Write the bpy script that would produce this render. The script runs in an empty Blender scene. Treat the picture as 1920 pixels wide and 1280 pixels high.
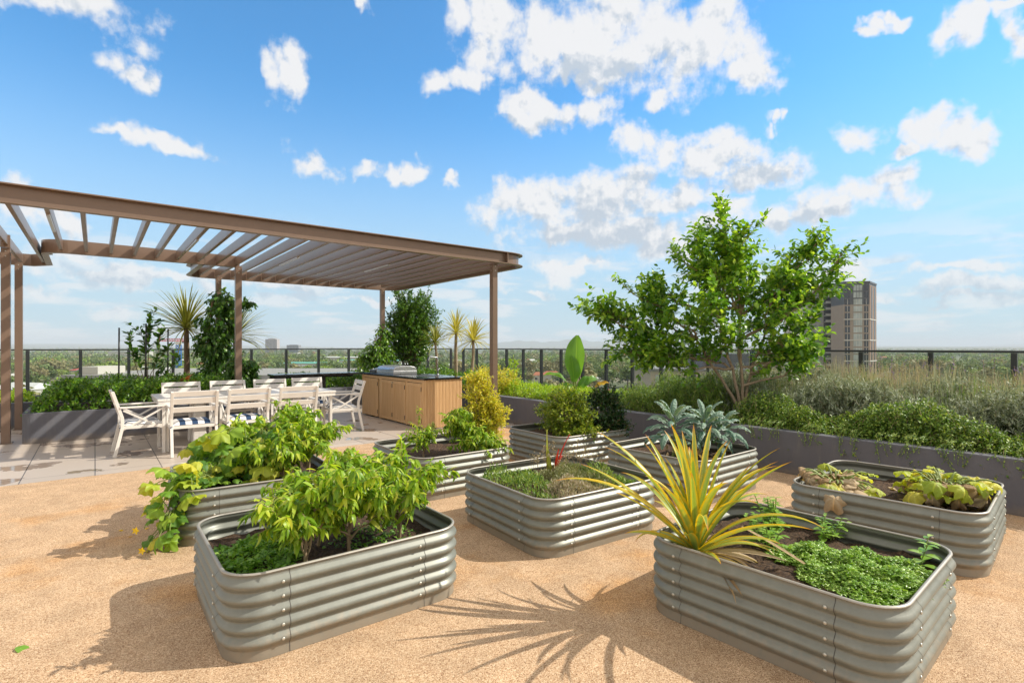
import bpy, math, random
import numpy as np
from math import sin, cos, pi, radians, atan2, sqrt
from mathutils import Vector, Matrix

# ------------------------------------------------------------------ camera, sky, sun
SC = bpy.context.scene
COL = SC.collection
random.seed(7)
RNG = np.random.default_rng(7)
EYE = 1.5
cam = bpy.data.cameras.new('camera'); camo = bpy.data.objects.new('camera', cam); COL.objects.link(camo)
camo.location = (0, 0, EYE); camo.rotation_euler = (pi/2, 0, 0)
cam.sensor_width = 36; cam.lens = 18.75; cam.shift_y = 0.0052
cam.clip_start = 0.05; cam.clip_end = 40000
SC.camera = camo
SC.view_settings.view_transform = 'Standard'
SC.view_settings.look = 'None'
SC.view_settings.exposure = 0.56
SC.view_settings.gamma = 1
SC.cycles.use_denoising = True
SC.cycles.max_bounces = 8
SC.cycles.transparent_max_bounces = 24
SC.cycles.transmission_bounces = 6
SC.cycles.volume_bounces = 0
SC.cycles.caustics_reflective = False
SC.cycles.caustics_refractive = False

SHADOW = Vector((-1.15, -0.15, -1.0)).normalized()     # the way the sunlight travels
sun = bpy.data.lights.new('sun', 'SUN'); suno = bpy.data.objects.new('sun', sun); COL.objects.link(suno)
sun.energy = 3.7; sun.angle = radians(0.55); sun.color = (1.0, 0.925, 0.80)
suno.rotation_euler = SHADOW.to_track_quat('-Z', 'Y').to_euler()
SUN_EL = math.asin(-SHADOW.z); SUN_ROT = atan2(-SHADOW.x, -SHADOW.y)

W = bpy.data.worlds.new('World'); SC.world = W; W.use_nodes = True
wt = W.node_tree; wn = wt.nodes; wl = wt.links
for n in list(wn): wn.remove(n)

def NODE(tree, kind, **kw):
    n = tree.nodes.new(kind)
    for k, v in kw.items(): setattr(n, k, v)
    return n
def MATH(tree, op, a, b=None, c=None, clamp=False):
    n = tree.nodes.new('ShaderNodeMath'); n.operation = op; n.use_clamp = clamp
    for i, x in enumerate((a, b, c)):
        if x is None: continue
        if isinstance(x, (int, float)): n.inputs[i].default_value = x
        else: tree.links.new(x, n.inputs[i])
    return n.outputs[0]

# clouds as (x, y, rx, ry, tilt) on the 1920 px wide view, turned below into azimuth / elevation
CL = [(150,5,120,52,0.1),(235,128,78,40,0.55),(60,-10,90,30,0),(528,138,48,58,-0.6),(679,8,20,18,0),(330,272,92,20,0.1),(240,258,36,14,0),
      (585,313,52,28,0),(752,324,44,24,-0.3),(680,325,26,18,0),(900,20,70,60,0.2),(915,95,62,72,0),(1060,60,150,90,0.05),(1230,70,190,100,0.15),(1120,120,120,70,0),
      (1390,130,80,42,0.7),(865,150,62,32,-0.2),(1010,200,80,36,0.15),(1105,205,60,34,0),(1090,160,50,30,0.3),(1345,40,60,70,0),
      (1455,233,32,20,-0.3),(1610,248,56,36,0),(1785,242,74,38,0.3),(1712,278,20,11,0),(1790,62,60,44,-0.4),(1905,75,30,60,0),(1240,190,26,20,0),(1635,55,50,16,-0.5),
      (1215,275,70,42,0.3),(1330,295,110,42,0.1),(1420,325,80,36,0.1),(1000,380,120,48,0),(1130,375,150,52,0),(1260,370,120,40,0.1),(1060,425,130,48,0),(1370,375,60,26,0),(1180,440,170,50,0),(1330,420,80,50,0),(1240,470,90,40,0),
      (1620,365,110,44,-0.1),(1560,385,80,30,0),(1670,345,60,34,0),(1800,495,150,12,0),(1820,528,170,22,0),(1560,525,70,26,0),(1870,558,140,8,0),(1650,560,110,12,0),
      (1080,505,90,20,0),(1010,495,60,22,0),(560,530,110,16,0),(210,515,120,22,0),(120,480,70,22,0),(60,400,80,50,0.3),(330,520,100,14,0),(230,590,90,14,0),(100,552,60,10,0),(700,560,120,10,0),(1000,545,60,10,0),(1900,520,40,22,0),(1480,400,40,40,0),(840,345,16,12,0),(1890,10,60,20,0)]
GREY = [(1050,440,150,30),(1190,455,150,30),(1130,400,110,26),(1250,420,90,24),(1340,440,60,24),(1830,545,150,20),(1560,398,90,12),(1150,140,110,24),(1010,228,80,12),(560,548,110,12),(230,525,110,14),(1330,325,110,16)]
def split_tilt(l):
    for x, y, rx, ry, tl in l:
        if abs(tl) < .12: yield x, y, rx, ry
        else:       # a leaning cloud becomes three overlapping puffs
            for k in (-.55, 0, .55): yield x+k*rx*cos(tl), y+k*rx*sin(tl), rx*.52, ry*.95
def blobs(l, vec):
    acc = None
    for (x, y, rx, ry) in l:
        u = (x-960)/1000; v = (650-y)/1000; az = math.atan(u); el = math.atan(v*cos(az))
        sx = rx/1000*cos(az)**2*1.13; sy = ry/1000*cos(az)*cos(el)**2*1.13
        src = vec
        if acc is not None:       # a vanishing link to the previous step keeps the evaluation in sequence
            sq = NODE(wt, 'ShaderNodeVectorMath', operation='MULTIPLY_ADD'); wl.new(acc, sq.inputs[0]); sq.inputs[1].default_value = (1e-7, 1e-7, 0); wl.new(vec, sq.inputs[2]); src = sq.outputs[0]
        m = NODE(wt, 'ShaderNodeVectorMath', operation='MULTIPLY_ADD'); wl.new(src, m.inputs[0]); m.inputs[1].default_value = (1/sx, 1/sy, 0); m.inputs[2].default_value = (-az/sx, -el/sy, 0)
        ln = NODE(wt, 'ShaderNodeVectorMath', operation='LENGTH'); wl.new(m.outputs[0], ln.inputs[0])
        acc = ln.outputs['Value'] if acc is None else MATH(wt, 'MINIMUM', acc, ln.outputs['Value'])
    return acc
tc = NODE(wt, 'ShaderNodeTexCoord'); sp = NODE(wt, 'ShaderNodeSeparateXYZ'); wl.new(tc.outputs['Generated'], sp.inputs[0])
azm = MATH(wt, 'ARCTAN2', sp.outputs[0], sp.outputs[1]); elv = MATH(wt, 'ARCSINE', sp.outputs[2])
cb = NODE(wt, 'ShaderNodeCombineXYZ'); wl.new(azm, cb.inputs[0]); wl.new(elv, cb.inputs[1])
wz = NODE(wt, 'ShaderNodeTexNoise', noise_dimensions='2D'); wz.inputs['Scale'].default_value = 8; wz.inputs['Detail'].default_value = 4; wz.inputs['Roughness'].default_value = 0.62
wl.new(cb.outputs[0], wz.inputs['Vector'])
wv = NODE(wt, 'ShaderNodeVectorMath', operation='MULTIPLY_ADD'); wl.new(wz.outputs['Color'], wv.inputs[0]); wv.inputs[1].default_value = (.09, .09, 0); wv.inputs[2].default_value = (-.045, -.045, 0)
va = NODE(wt, 'ShaderNodeVectorMath', operation='ADD'); wl.new(cb.outputs[0], va.inputs[0]); wl.new(wv.outputs[0], va.inputs[1])
fb = NODE(wt, 'ShaderNodeTexNoise', noise_dimensions='2D'); fb.inputs['Scale'].default_value = 15; fb.inputs['Detail'].default_value = 7; fb.inputs['Roughness'].default_value = 0.62
wl.new(cb.outputs[0], fb.inputs['Vector'])
cover = MATH(wt, 'SUBTRACT', 1.0, MATH(wt, 'MINIMUM', blobs(list(split_tilt(CL)), va.outputs[0]), 2.2))
den = MATH(wt, 'ADD', cover, MATH(wt, 'MULTIPLY', MATH(wt, 'SUBTRACT', fb.outputs[0], 0.5), 2.1))
v2 = NODE(wt, 'ShaderNodeVectorMath', operation='MULTIPLY_ADD'); wl.new(den, v2.inputs[0]); v2.inputs[1].default_value = (1e-7, 1e-7, 0); wl.new(va.outputs[0], v2.inputs[2])
greyb = MATH(wt, 'SUBTRACT', 1.0, MATH(wt, 'MINIMUM', blobs(GREY, v2.outputs[0]), 2.0))
# the same noise looked up a little toward the sun: lit tops, grey undersides
us = NODE(wt, 'ShaderNodeVectorMath', operation='ADD'); wl.new(cb.outputs[0], us.inputs[0]); us.inputs[1].default_value = (0.008, 0.014, 0)
f2 = NODE(wt, 'ShaderNodeTexNoise', noise_dimensions='2D'); f2.inputs['Scale'].default_value = 15; f2.inputs['Detail'].default_value = 5; f2.inputs['Roughness'].default_value = 0.6; wl.new(us.outputs[0], f2.inputs['Vector'])
sh = MATH(wt, 'ADD', MATH(wt, 'MULTIPLY', MATH(wt, 'SUBTRACT', f2.outputs[0], fb.outputs[0]), 5.0), MATH(wt, 'MULTIPLY', MATH(wt, 'ADD', greyb, .45), .75))
sh = MATH(wt, 'ADD', sh, MATH(wt, 'MULTIPLY', MATH(wt, 'SUBTRACT', f2.outputs[0], .5), 1.2), clamp=True)
mr = NODE(wt, 'ShaderNodeMapRange', interpolation_type='SMOOTHSTEP'); wl.new(den, mr.inputs[0]); mr.inputs[1].default_value = -0.06; mr.inputs[2].default_value = 0.66
sky = NODE(wt, 'ShaderNodeTexSky', sky_type='NISHITA'); sky.sun_disc = False; sky.sun_elevation = SUN_EL; sky.sun_rotation = SUN_ROT
sky.altitude = 0; sky.air_density = 1.0; sky.dust_density = 0.3; sky.ozone_density = 3.0
tint = NODE(wt, 'ShaderNodeMix', data_type='RGBA', blend_type='MULTIPLY'); tint.inputs[0].default_value = 1; wl.new(sky.outputs[0], tint.inputs[6]); tint.inputs[7].default_value = (.66, 1.36, 1.62, 1)
hz = NODE(wt, 'ShaderNodeMapRange', interpolation_type='SMOOTHERSTEP'); wl.new(elv, hz.inputs[0]); hz.inputs[1].default_value = 0.50; hz.inputs[2].default_value = -0.02; hz.inputs[3].default_value = 0; hz.inputs[4].default_value = .92
hx = NODE(wt, 'ShaderNodeMix', data_type='RGBA'); wl.new(hz.outputs[0], hx.inputs[0]); wl.new(tint.outputs[2], hx.inputs[6]); hx.inputs[7].default_value = (3.7, 4.75, 5.5, 1)
ccol = NODE(wt, 'ShaderNodeMix', data_type='RGBA'); wl.new(sh, ccol.inputs[0])
ccol.inputs[6].default_value = (6.2, 6.2, 6.25, 1); ccol.inputs[7].default_value = (3.9, 4.4, 5.0, 1)
fd = NODE(wt, 'ShaderNodeMapRange'); wl.new(elv, fd.inputs[0]); fd.inputs[1].default_value = 0.0; fd.inputs[2].default_value = 0.17; fd.inputs[3].default_value = 0.6; fd.inputs[4].default_value = 0.97
stv = NODE(wt, 'ShaderNodeVectorMath', operation='MULTIPLY_ADD'); wl.new(mr.outputs[0], stv.inputs[0]); stv.inputs[1].default_value = (1e-7, 1e-7, 0); wl.new(cb.outputs[0], stv.inputs[2])
stm = NODE(wt, 'ShaderNodeVectorMath', operation='MULTIPLY'); wl.new(stv.outputs[0], stm.inputs[0]); stm.inputs[1].default_value = (1, 5.5, 1)
sn = NODE(wt, 'ShaderNodeTexNoise', noise_dimensions='2D'); sn.inputs['Scale'].default_value = 6.5; sn.inputs['Detail'].default_value = 5; sn.inputs['Roughness'].default_value = .6; wl.new(stm.outputs[0], sn.inputs['Vector'])
sm_ = NODE(wt, 'ShaderNodeMapRange', interpolation_type='SMOOTHSTEP'); wl.new(sn.outputs[0], sm_.inputs[0]); sm_.inputs[1].default_value = .46; sm_.inputs[2].default_value = .64
se_ = NODE(wt, 'ShaderNodeMapRange', interpolation_type='SMOOTHSTEP'); wl.new(elv, se_.inputs[0]); se_.inputs[1].default_value = .24; se_.inputs[2].default_value = .10; se_.inputs[3].default_value = 0; se_.inputs[4].default_value = .62
cf = MATH(wt, 'MAXIMUM', MATH(wt, 'MULTIPLY', mr.outputs[0], fd.outputs[0]), MATH(wt, 'MULTIPLY', sm_.outputs[0], se_.outputs[0]))
mx = NODE(wt, 'ShaderNodeMix', data_type='RGBA'); wl.new(cf, mx.inputs[0]); wl.new(hx.outputs[2], mx.inputs[6]); wl.new(ccol.outputs[2], mx.inputs[7])
bg = NODE(wt, 'ShaderNodeBackground'); bg.inputs[1].default_value = 0.10; wl.new(mx.outputs[2], bg.inputs[0])
# the rest of the sky (overhead and behind): unseen warm cloud from one soft noise, added for fill light
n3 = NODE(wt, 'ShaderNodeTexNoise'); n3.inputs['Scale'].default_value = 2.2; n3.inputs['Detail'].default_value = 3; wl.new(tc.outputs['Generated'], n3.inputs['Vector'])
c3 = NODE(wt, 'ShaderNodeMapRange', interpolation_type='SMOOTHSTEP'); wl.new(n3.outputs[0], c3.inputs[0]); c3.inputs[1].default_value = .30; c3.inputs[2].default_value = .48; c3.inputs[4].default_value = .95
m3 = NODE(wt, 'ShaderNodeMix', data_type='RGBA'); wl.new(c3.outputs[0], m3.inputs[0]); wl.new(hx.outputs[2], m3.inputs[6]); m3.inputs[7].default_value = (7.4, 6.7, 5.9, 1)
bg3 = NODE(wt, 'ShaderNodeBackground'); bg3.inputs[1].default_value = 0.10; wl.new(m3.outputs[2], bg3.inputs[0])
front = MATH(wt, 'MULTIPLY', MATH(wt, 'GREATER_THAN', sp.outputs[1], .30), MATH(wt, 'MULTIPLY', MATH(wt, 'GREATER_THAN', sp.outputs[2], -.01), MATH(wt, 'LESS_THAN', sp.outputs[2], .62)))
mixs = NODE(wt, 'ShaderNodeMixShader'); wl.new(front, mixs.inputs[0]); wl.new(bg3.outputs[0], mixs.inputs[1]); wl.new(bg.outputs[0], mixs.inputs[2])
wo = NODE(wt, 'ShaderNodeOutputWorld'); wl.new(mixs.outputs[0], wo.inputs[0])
W.cycles.sampling_method = 'MANUAL'; W.cycles.sample_map_resolution = 512

# ------------------------------------------------------------------ frame of the terrace: a runs along the pergola, b away from the camera
ANG = math.atan(0.7818)
CA, SA = cos(ANG), sin(ANG)
def F(a, b, z=0.0): return Vector((a*CA - b*SA, a*SA + b*CA, z))

# ------------------------------------------------------------------ mesh building
class MB:
    def __init__(s): s.v = []; s.n = 0; s.q = []
    def add(s, v, f, uv=None, mi=0):
        v = np.asarray(v, float).reshape(-1, 3)
        if len(v) == 0: return s
        uv = np.zeros((len(v), 2)) if uv is None else np.asarray(uv, float)
        s.v.append((v, uv))
        if isinstance(f, np.ndarray): s.q.append((f + s.n, mi))
        else:
            by = {}
            for x in f: by.setdefault(len(x), []).append(x)
            for k, l in by.items(): s.q.append((np.array(l, int) + s.n, mi))
        s.n += len(v); return s
    def box(s, x0, x1, y0, y1, z0, z1, M=None, mi=0):
        v = [(x, y, z) for x in (x0, x1) for y in (y0, y1) for z in (z0, z1)]
        if M is not None: v = [tuple(M @ Vector(p)) for p in v]
        return s.add(v, [(0,1,3,2),(4,6,7,5),(0,4,5,1),(2,3,7,6),(0,2,6,4),(1,5,7,3)], mi=mi)
    def bar(s, p0, p1, w, h, up=(0,0,1), mi=0):
        p0 = Vector(p0); p1 = Vector(p1); d = (p1-p0).normalized(); u = Vector(up)
        x = d.cross(u)
        if x.length < 1e-4: x = d.cross(Vector((1,0,0)))
        x.normalize(); u = x.cross(d)
        v = []
        for p in (p0, p1):
            for sx, su in ((-1,-1),(1,-1),(1,1),(-1,1)): v.append(p + x*sx*w/2 + u*su*h/2)
        return s.add(v, [(0,3,2,1),(4,5,6,7),(0,1,5,4),(1,2,6,5),(2,3,7,6),(3,0,4,7)], mi=mi)
    def tube(s, pts, rad, n=8, caps=True, mi=0):
        pts = [Vector(p) for p in pts]; m = len(pts)
        if isinstance(rad, (int, float)): rad = [rad]*m
        V = []; pv = None
        for i, p in enumerate(pts):
            d = (pts[min(i+1, m-1)] - pts[max(i-1, 0)])
            d = d.normalized() if d.length > 1e-9 else Vector((0,0,1))
            if pv is None: x = d.orthogonal().normalized()
            else:
                x = pv - d*pv.dot(d)
                x = x.normalized() if x.length > 1e-6 else d.orthogonal().normalized()
            pv = x; y = d.cross(x)
            for k in range(n):
                a = 2*pi*k/n; V.append(p + (x*cos(a) + y*sin(a))*rad[i])
        fs = [(i*n+k, i*n+(k+1) % n, (i+1)*n+(k+1) % n, (i+1)*n+k) for i in range(m-1) for k in range(n)]
        if caps: fs += [tuple(range(n))[::-1], tuple((m-1)*n+k for k in range(n))]
        uv = [(k/n, i/max(1, m-1)) for i in range(m) for k in range(n)]
        return s.add([tuple(q) for q in V], fs, uv, mi)
    def prism(s, poly, z0, z1, mi=0, M=None):
        n = len(poly)
        v = [(x, y, z0) for x, y in poly] + [(x, y, z1) for x, y in poly]
        if M is not None: v = [tuple(M @ Vector(p)) for p in v]
        return s.add(v, [tuple(range(n))[::-1], tuple(range(n, 2*n))] + [(i, (i+1) % n, n+(i+1) % n, n+i) for i in range(n)], mi=mi)
    def lathe(s, prof, n=16, c=(0,0,0), mi=0):
        V = [(c[0]+r*cos(2*pi*k/n), c[1]+r*sin(2*pi*k/n), c[2]+z) for r, z in prof for k in range(n)]
        m = len(prof)
        fs = [(i*n+k, i*n+(k+1) % n, (i+1)*n+(k+1) % n, (i+1)*n+k) for i in range(m-1) for k in range(n)] + [tuple(range(n))[::-1], tuple((m-1)*n+k for k in range(n))]
        return s.add(V, fs, mi=mi)
    def grid(s, P, uv=None, closed=False, mi=0):
        P = np.asarray(P, float); m, n = P.shape[:2]
        i = np.arange(m-1)[:, None]; j = np.arange(n if closed else n-1)[None, :]
        a = i*n + j; b = i*n + (j+1) % n; c = (i+1)*n + (j+1) % n; d = (i+1)*n + j
        f = np.stack([a, b, c, d], -1).reshape(-1, 4)
        return s.add(P.reshape(-1, 3), f, None if uv is None else np.asarray(uv).reshape(-1, 2), mi)
    def inst(s, T, P, D, N, S):
        """many copies of the leaf template T: at P, pointing along D, facing N, sized S"""
        tv, tf, tuv = T
        P = np.asarray(P, float).reshape(-1, 3)
        if len(P) == 0: return s
        D = np.asarray(D, float).reshape(-1, 3); N = np.asarray(N, float).reshape(-1, 3); S = np.broadcast_to(np.asarray(S, float), (len(P),))
        y = D/np.maximum(np.linalg.norm(D, axis=1, keepdims=True), 1e-9)
        x = np.cross(y, N); l = np.linalg.norm(x, axis=1, keepdims=True)
        x = np.where(l < 1e-5, np.array([1., 0, 0]), x/np.maximum(l, 1e-9)); z = np.cross(x, y)
        V = P[:, None, :] + S[:, None, None]*(tv[None, :, 0:1]*x[:, None] + tv[None, :, 1:2]*y[:, None] + tv[None, :, 2:3]*z[:, None])
        k = len(tv); off = (np.arange(len(P))*k)[:, None, None]
        base = s.n
        s.v.append((V.reshape(-1, 3), np.tile(tuv, (len(P), 1))))
        for f in tf: s.q.append(((f[None] + off + base).reshape(-1, f.shape[1]), 0))
        s.n += k*len(P); return s
    def build(s, name, mats, parent=None, smooth=False, loc=None, rotz=None):
        me = bpy.data.meshes.new(name)
        if s.n:
            V = np.concatenate([a for a, _ in s.v]); U = np.concatenate([b for _, b in s.v])
            lt = np.concatenate([f.reshape(-1) for f, _ in s.q]); sz = np.concatenate([np.full(len(f), f.shape[1]) for f, _ in s.q]); mi = np.concatenate([np.full(len(f), m) for f, m in s.q])
            st = np.concatenate([[0], np.cumsum(sz)[:-1]])
            me.vertices.add(len(V)); me.vertices.foreach_set('co', V.reshape(-1))
            me.loops.add(len(lt)); me.loops.foreach_set('vertex_index', lt.astype(np.int32))
            me.polygons.add(len(sz)); me.polygons.foreach_set('loop_start', st.astype(np.int32)); me.polygons.foreach_set('loop_total', sz.astype(np.int32))
            me.polygons.foreach_set('material_index', mi.astype(np.int32))
            me.polygons.foreach_set('use_smooth', np.full(len(sz), bool(smooth)))
            ul = me.uv_layers.new(name='uv'); ul.data.foreach_set('uv', U[lt].reshape(-1))
            me.update(calc_edges=True); me.validate()
        for m in (mats if isinstance(mats, (list, tuple)) else [mats]): me.materials.append(m)
        o = bpy.data.objects.new(name, me); COL.objects.link(o)
        if parent is not None: o.parent = parent
        if loc is not None: o.location = loc
        if rotz is not None: o.rotation_euler = (0, 0, rotz)
        return o
def tag(o, label=None, cat=None, group=None, kind=None):
    if label: o['label'] = label
    if cat: o['category'] = cat
    if group: o['group'] = group
    if kind: o['kind'] = kind
    return o
def thing(name, label, cat, loc=(0,0,0), rotz=0, group=None):
    o = bpy.data.objects.new(name, None); COL.objects.link(o); o.location = loc; o.rotation_euler = (0, 0, rotz); o.empty_display_size = .1
    return tag(o, label, cat, group)
def kids(o): return [c for c in ALLK.get(o.name, [])]
ALLK = {}
def copy_tree(o, parent=None):
    c = o.copy(); COL.objects.link(c)
    if parent is not None: c.parent = parent
    for ch in list(o.children): copy_tree(ch, c)
    return c
def bevel(o, w=0.004, seg=2):
    m = o.modifiers.new('bevel', 'BEVEL'); m.width = w; m.segments = seg; m.limit_method = 'ANGLE'; m.angle_limit = radians(40); return o

# ------------------------------------------------------------------ materials
def mat(name, col, rough=0.6, metal=0.0, spec=0.5, noise=0.0, nscale=20, bump=0.0, bscale=60, coat=0.0):
    m = bpy.data.materials.new(name); m.use_nodes = True; t = m.node_tree; p = t.nodes['Principled BSDF']
    p.inputs['Base Color'].default_value = (*col, 1); p.inputs['Roughness'].default_value = rough; p.inputs['Metallic'].default_value = metal
    p.inputs['Specular IOR Level'].default_value = spec; p.inputs['Coat Weight'].default_value = coat; p.inputs['Coat Roughness'].default_value = .15
    co = NODE(t, 'ShaderNodeTexCoord')
    if noise:
        nz = NODE(t, 'ShaderNodeTexNoise'); nz.inputs['Scale'].default_value = nscale; nz.inputs['Detail'].default_value = 7; nz.inputs['Roughness'].default_value = .65
        t.links.new(co.outputs['Object'], nz.inputs['Vector'])
        mr = NODE(t, 'ShaderNodeMapRange'); t.links.new(nz.outputs[0], mr.inputs[0]); mr.inputs[1].default_value = .3; mr.inputs[2].default_value = .7; mr.inputs[3].default_value = 1-noise; mr.inputs[4].default_value = 1+noise
        h = NODE(t, 'ShaderNodeHueSaturation'); h.inputs['Color'].default_value = (*col, 1); t.links.new(mr.outputs[0], h.inputs['Value']); t.links.new(h.outputs[0], p.inputs['Base Color'])
        r2 = NODE(t, 'ShaderNodeMapRange'); t.links.new(nz.outputs[0], r2.inputs[0]); r2.inputs[3].default_value = rough*.8; r2.inputs[4].default_value = min(1, rough*1.25); t.links.new(r2.outputs[0], p.inputs['Roughness'])
    if bump:
        nb = NODE(t, 'ShaderNodeTexNoise'); nb.inputs['Scale'].default_value = bscale; nb.inputs['Detail'].default_value = 5
        t.links.new(co.outputs['Object'], nb.inputs['Vector'])
        b = NODE(t, 'ShaderNodeBump'); b.inputs['Strength'].default_value = bump; b.inputs['Distance'].default_value = .01; t.links.new(nb.outputs[0], b.inputs['Height']); t.links.new(b.outputs[0], p.inputs['Normal'])
    return m
def ramp(t, stops, fac):
    r = NODE(t, 'ShaderNodeValToRGB'); e = r.color_ramp.elements
    while len(e) < len(stops): e.new(.5)
    for i, (p, c) in enumerate(stops): e[i].position = p; e[i].color = (*c, 1)
    t.links.new(fac, r.inputs[0]); return r.outputs[0]
def leafmat(name, cols, trans=0.35, rough=0.42, spec=0.45, rib=(1.5, 1.4, 1.2), ribw=0.05, edge=None, patch=None, tip=None, bump=0.0):
    m = bpy.data.materials.new(name); m.use_nodes = True; t = m.node_tree; p = t.nodes['Principled BSDF']; out = t.nodes['Material Output']
    ge = NODE(t, 'ShaderNodeNewGeometry')
    n = len(cols); c = ramp(t, [(i/max(1, n-1), k) for i, k in enumerate(cols)], ge.outputs['Random Per Island'])
    uv = NODE(t, 'ShaderNodeTexCoord'); se = NODE(t, 'ShaderNodeSeparateXYZ'); t.links.new(uv.outputs['UV'], se.inputs[0])
    d = MATH(t, 'ABSOLUTE', MATH(t, 'SUBTRACT', se.outputs[0], .5))
    if patch:     # blotches of another colour
        nz = NODE(t, 'ShaderNodeTexNoise'); nz.inputs['Scale'].default_value = patch[1]; nz.inputs['Detail'].default_value = 5; t.links.new(uv.outputs['Object'], nz.inputs['Vector'])
        mr = NODE(t, 'ShaderNodeMapRange', interpolation_type='SMOOTHSTEP'); t.links.new(nz.outputs[0], mr.inputs[0]); mr.inputs[1].default_value = patch[2]; mr.inputs[2].default_value = patch[2]+.12
        x = NODE(t, 'ShaderNodeMix', data_type='RGBA'); t.links.new(mr.outputs[0], x.inputs[0]); t.links.new(c, x.inputs[6]); x.inputs[7].default_value = (*patch[0], 1); c = x.outputs[2]
    if edge:
        mr = NODE(t, 'ShaderNodeMapRange', interpolation_type='SMOOTHSTEP'); t.links.new(d, mr.inputs[0]); mr.inputs[1].default_value = edge[1]; mr.inputs[2].default_value = edge[1]+.12
        x = NODE(t, 'ShaderNodeMix', data_type='RGBA'); t.links.new(mr.outputs[0], x.inputs[0]); t.links.new(c, x.inputs[6]); x.inputs[7].default_value = (*edge[0], 1); c = x.outputs[2]
    if tip:
        mr = NODE(t, 'ShaderNodeMapRange', interpolation_type='SMOOTHSTEP'); t.links.new(se.outputs[1], mr.inputs[0]); mr.inputs[1].default_value = tip[1]; mr.inputs[2].default_value = 1.0
        x = NODE(t, 'ShaderNodeMix', data_type='RGBA'); t.links.new(mr.outputs[0], x.inputs[0]); t.links.new(c, x.inputs[6]); x.inputs[7].default_value = (*tip[0], 1); c = x.outputs[2]
    if ribw:
        mr = NODE(t, 'ShaderNodeMapRange'); t.links.new(d, mr.inputs[0]); mr.inputs[1].default_value = ribw; mr.inputs[2].default_value = 0
        x = NODE(t, 'ShaderNodeMix', data_type='RGBA', blend_type='MULTIPLY'); t.links.new(mr.outputs[0], x.inputs[0]); t.links.new(c, x.inputs[6]); x.inputs[7].default_value = (*rib, 1); c = x.outputs[2]
    t.links.new(c, p.inputs['Base Color']); p.inputs['Roughness'].default_value = rough; p.inputs['Specular IOR Level'].default_value = spec
    if bump:
        nb = NODE(t, 'ShaderNodeTexNoise'); nb.inputs['Scale'].default_value = 45; t.links.new(uv.outputs['Object'], nb.inputs['Vector'])
        b = NODE(t, 'ShaderNodeBump'); b.inputs['Strength'].default_value = bump; b.inputs['Distance'].default_value = .02; t.links.new(nb.outputs[0], b.inputs['Height']); t.links.new(b.outputs[0], p.inputs['Normal'])
    tr = NODE(t, 'ShaderNodeBsdfTranslucent'); mu = NODE(t, 'ShaderNodeMix', data_type='RGBA', blend_type='MULTIPLY'); mu.inputs[0].default_value = 1; t.links.new(c, mu.inputs[6]); mu.inputs[7].default_value = (1.7, 1.6, .7, 1); t.links.new(mu.outputs[2], tr.inputs[0])
    ms = NODE(t, 'ShaderNodeMixShader'); ms.inputs[0].default_value = trans; t.links.new(p.outputs[0], ms.inputs[1]); t.links.new(tr.outputs[0], ms.inputs[2]); t.links.new(ms.outputs[0], out.inputs[0])
    return m

def rubber_mat():
    m = bpy.data.materials.new('rubber_granules'); m.use_nodes = True; t = m.node_tree; p = t.nodes['Principled BSDF']
    co = NODE(t, 'ShaderNodeTexCoord')
    vo = NODE(t, 'ShaderNodeTexVoronoi'); vo.inputs['Scale'].default_value = 270; t.links.new(co.outputs['Object'], vo.inputs['Vector'])
    se = NODE(t, 'ShaderNodeSeparateColor'); t.links.new(vo.outputs['Color'], se.inputs[0])
    c = ramp(t, [(0, (.17,.085,.04)), (.16, (.38,.225,.12)), (.45, (.53,.355,.215)), (.75, (.63,.45,.29)), (1, (.80,.62,.42))], se.outputs[0])
    nz = NODE(t, 'ShaderNodeTexNoise'); nz.inputs['Scale'].default_value = .75; nz.inputs['Detail'].default_value = 6; nz.inputs['Roughness'].default_value = .6; t.links.new(co.outputs['Object'], nz.inputs['Vector'])
    st = NODE(t, 'ShaderNodeMapRange', interpolation_type='SMOOTHSTEP'); t.links.new(nz.outputs[0], st.inputs[0]); st.inputs[1].default_value = .50; st.inputs[2].default_value = .66; st.inputs[4].default_value = .85
    x = NODE(t, 'ShaderNodeMix', data_type='RGBA', blend_type='MULTIPLY'); t.links.new(st.outputs[0], x.inputs[0]); t.links.new(c, x.inputs[6]); x.inputs[7].default_value = (.97, .78, .52, 1)
    n2 = NODE(t, 'ShaderNodeTexNoise'); n2.inputs['Scale'].default_value = 5; n2.inputs['Detail'].default_value = 8; t.links.new(co.outputs['Object'], n2.inputs['Vector'])
    r2 = NODE(t, 'ShaderNodeMapRange'); t.links.new(n2.outputs[0], r2.inputs[0]); r2.inputs[1].default_value = .3; r2.inputs[2].default_value = .7; r2.inputs[3].default_value = .86; r2.inputs[4].default_value = 1.1
    h = NODE(t, 'ShaderNodeHueSaturation'); t.links.new(x.outputs[2], h.inputs['Color']); t.links.new(r2.outputs[0], h.inputs['Value'])
    t.links.new(h.outputs[0], p.inputs['Base Color']); p.inputs['Roughness'].default_value = .8; p.inputs['Specular IOR Level'].default_value = .25
    b = NODE(t, 'ShaderNodeBump'); b.inputs['Strength'].default_value = .7; b.inputs['Distance'].default_value = .004; b.invert = True; t.links.new(vo.outputs['Distance'], b.inputs['Height']); t.links.new(b.outputs[0], p.inputs['Normal'])
    return m
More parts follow.
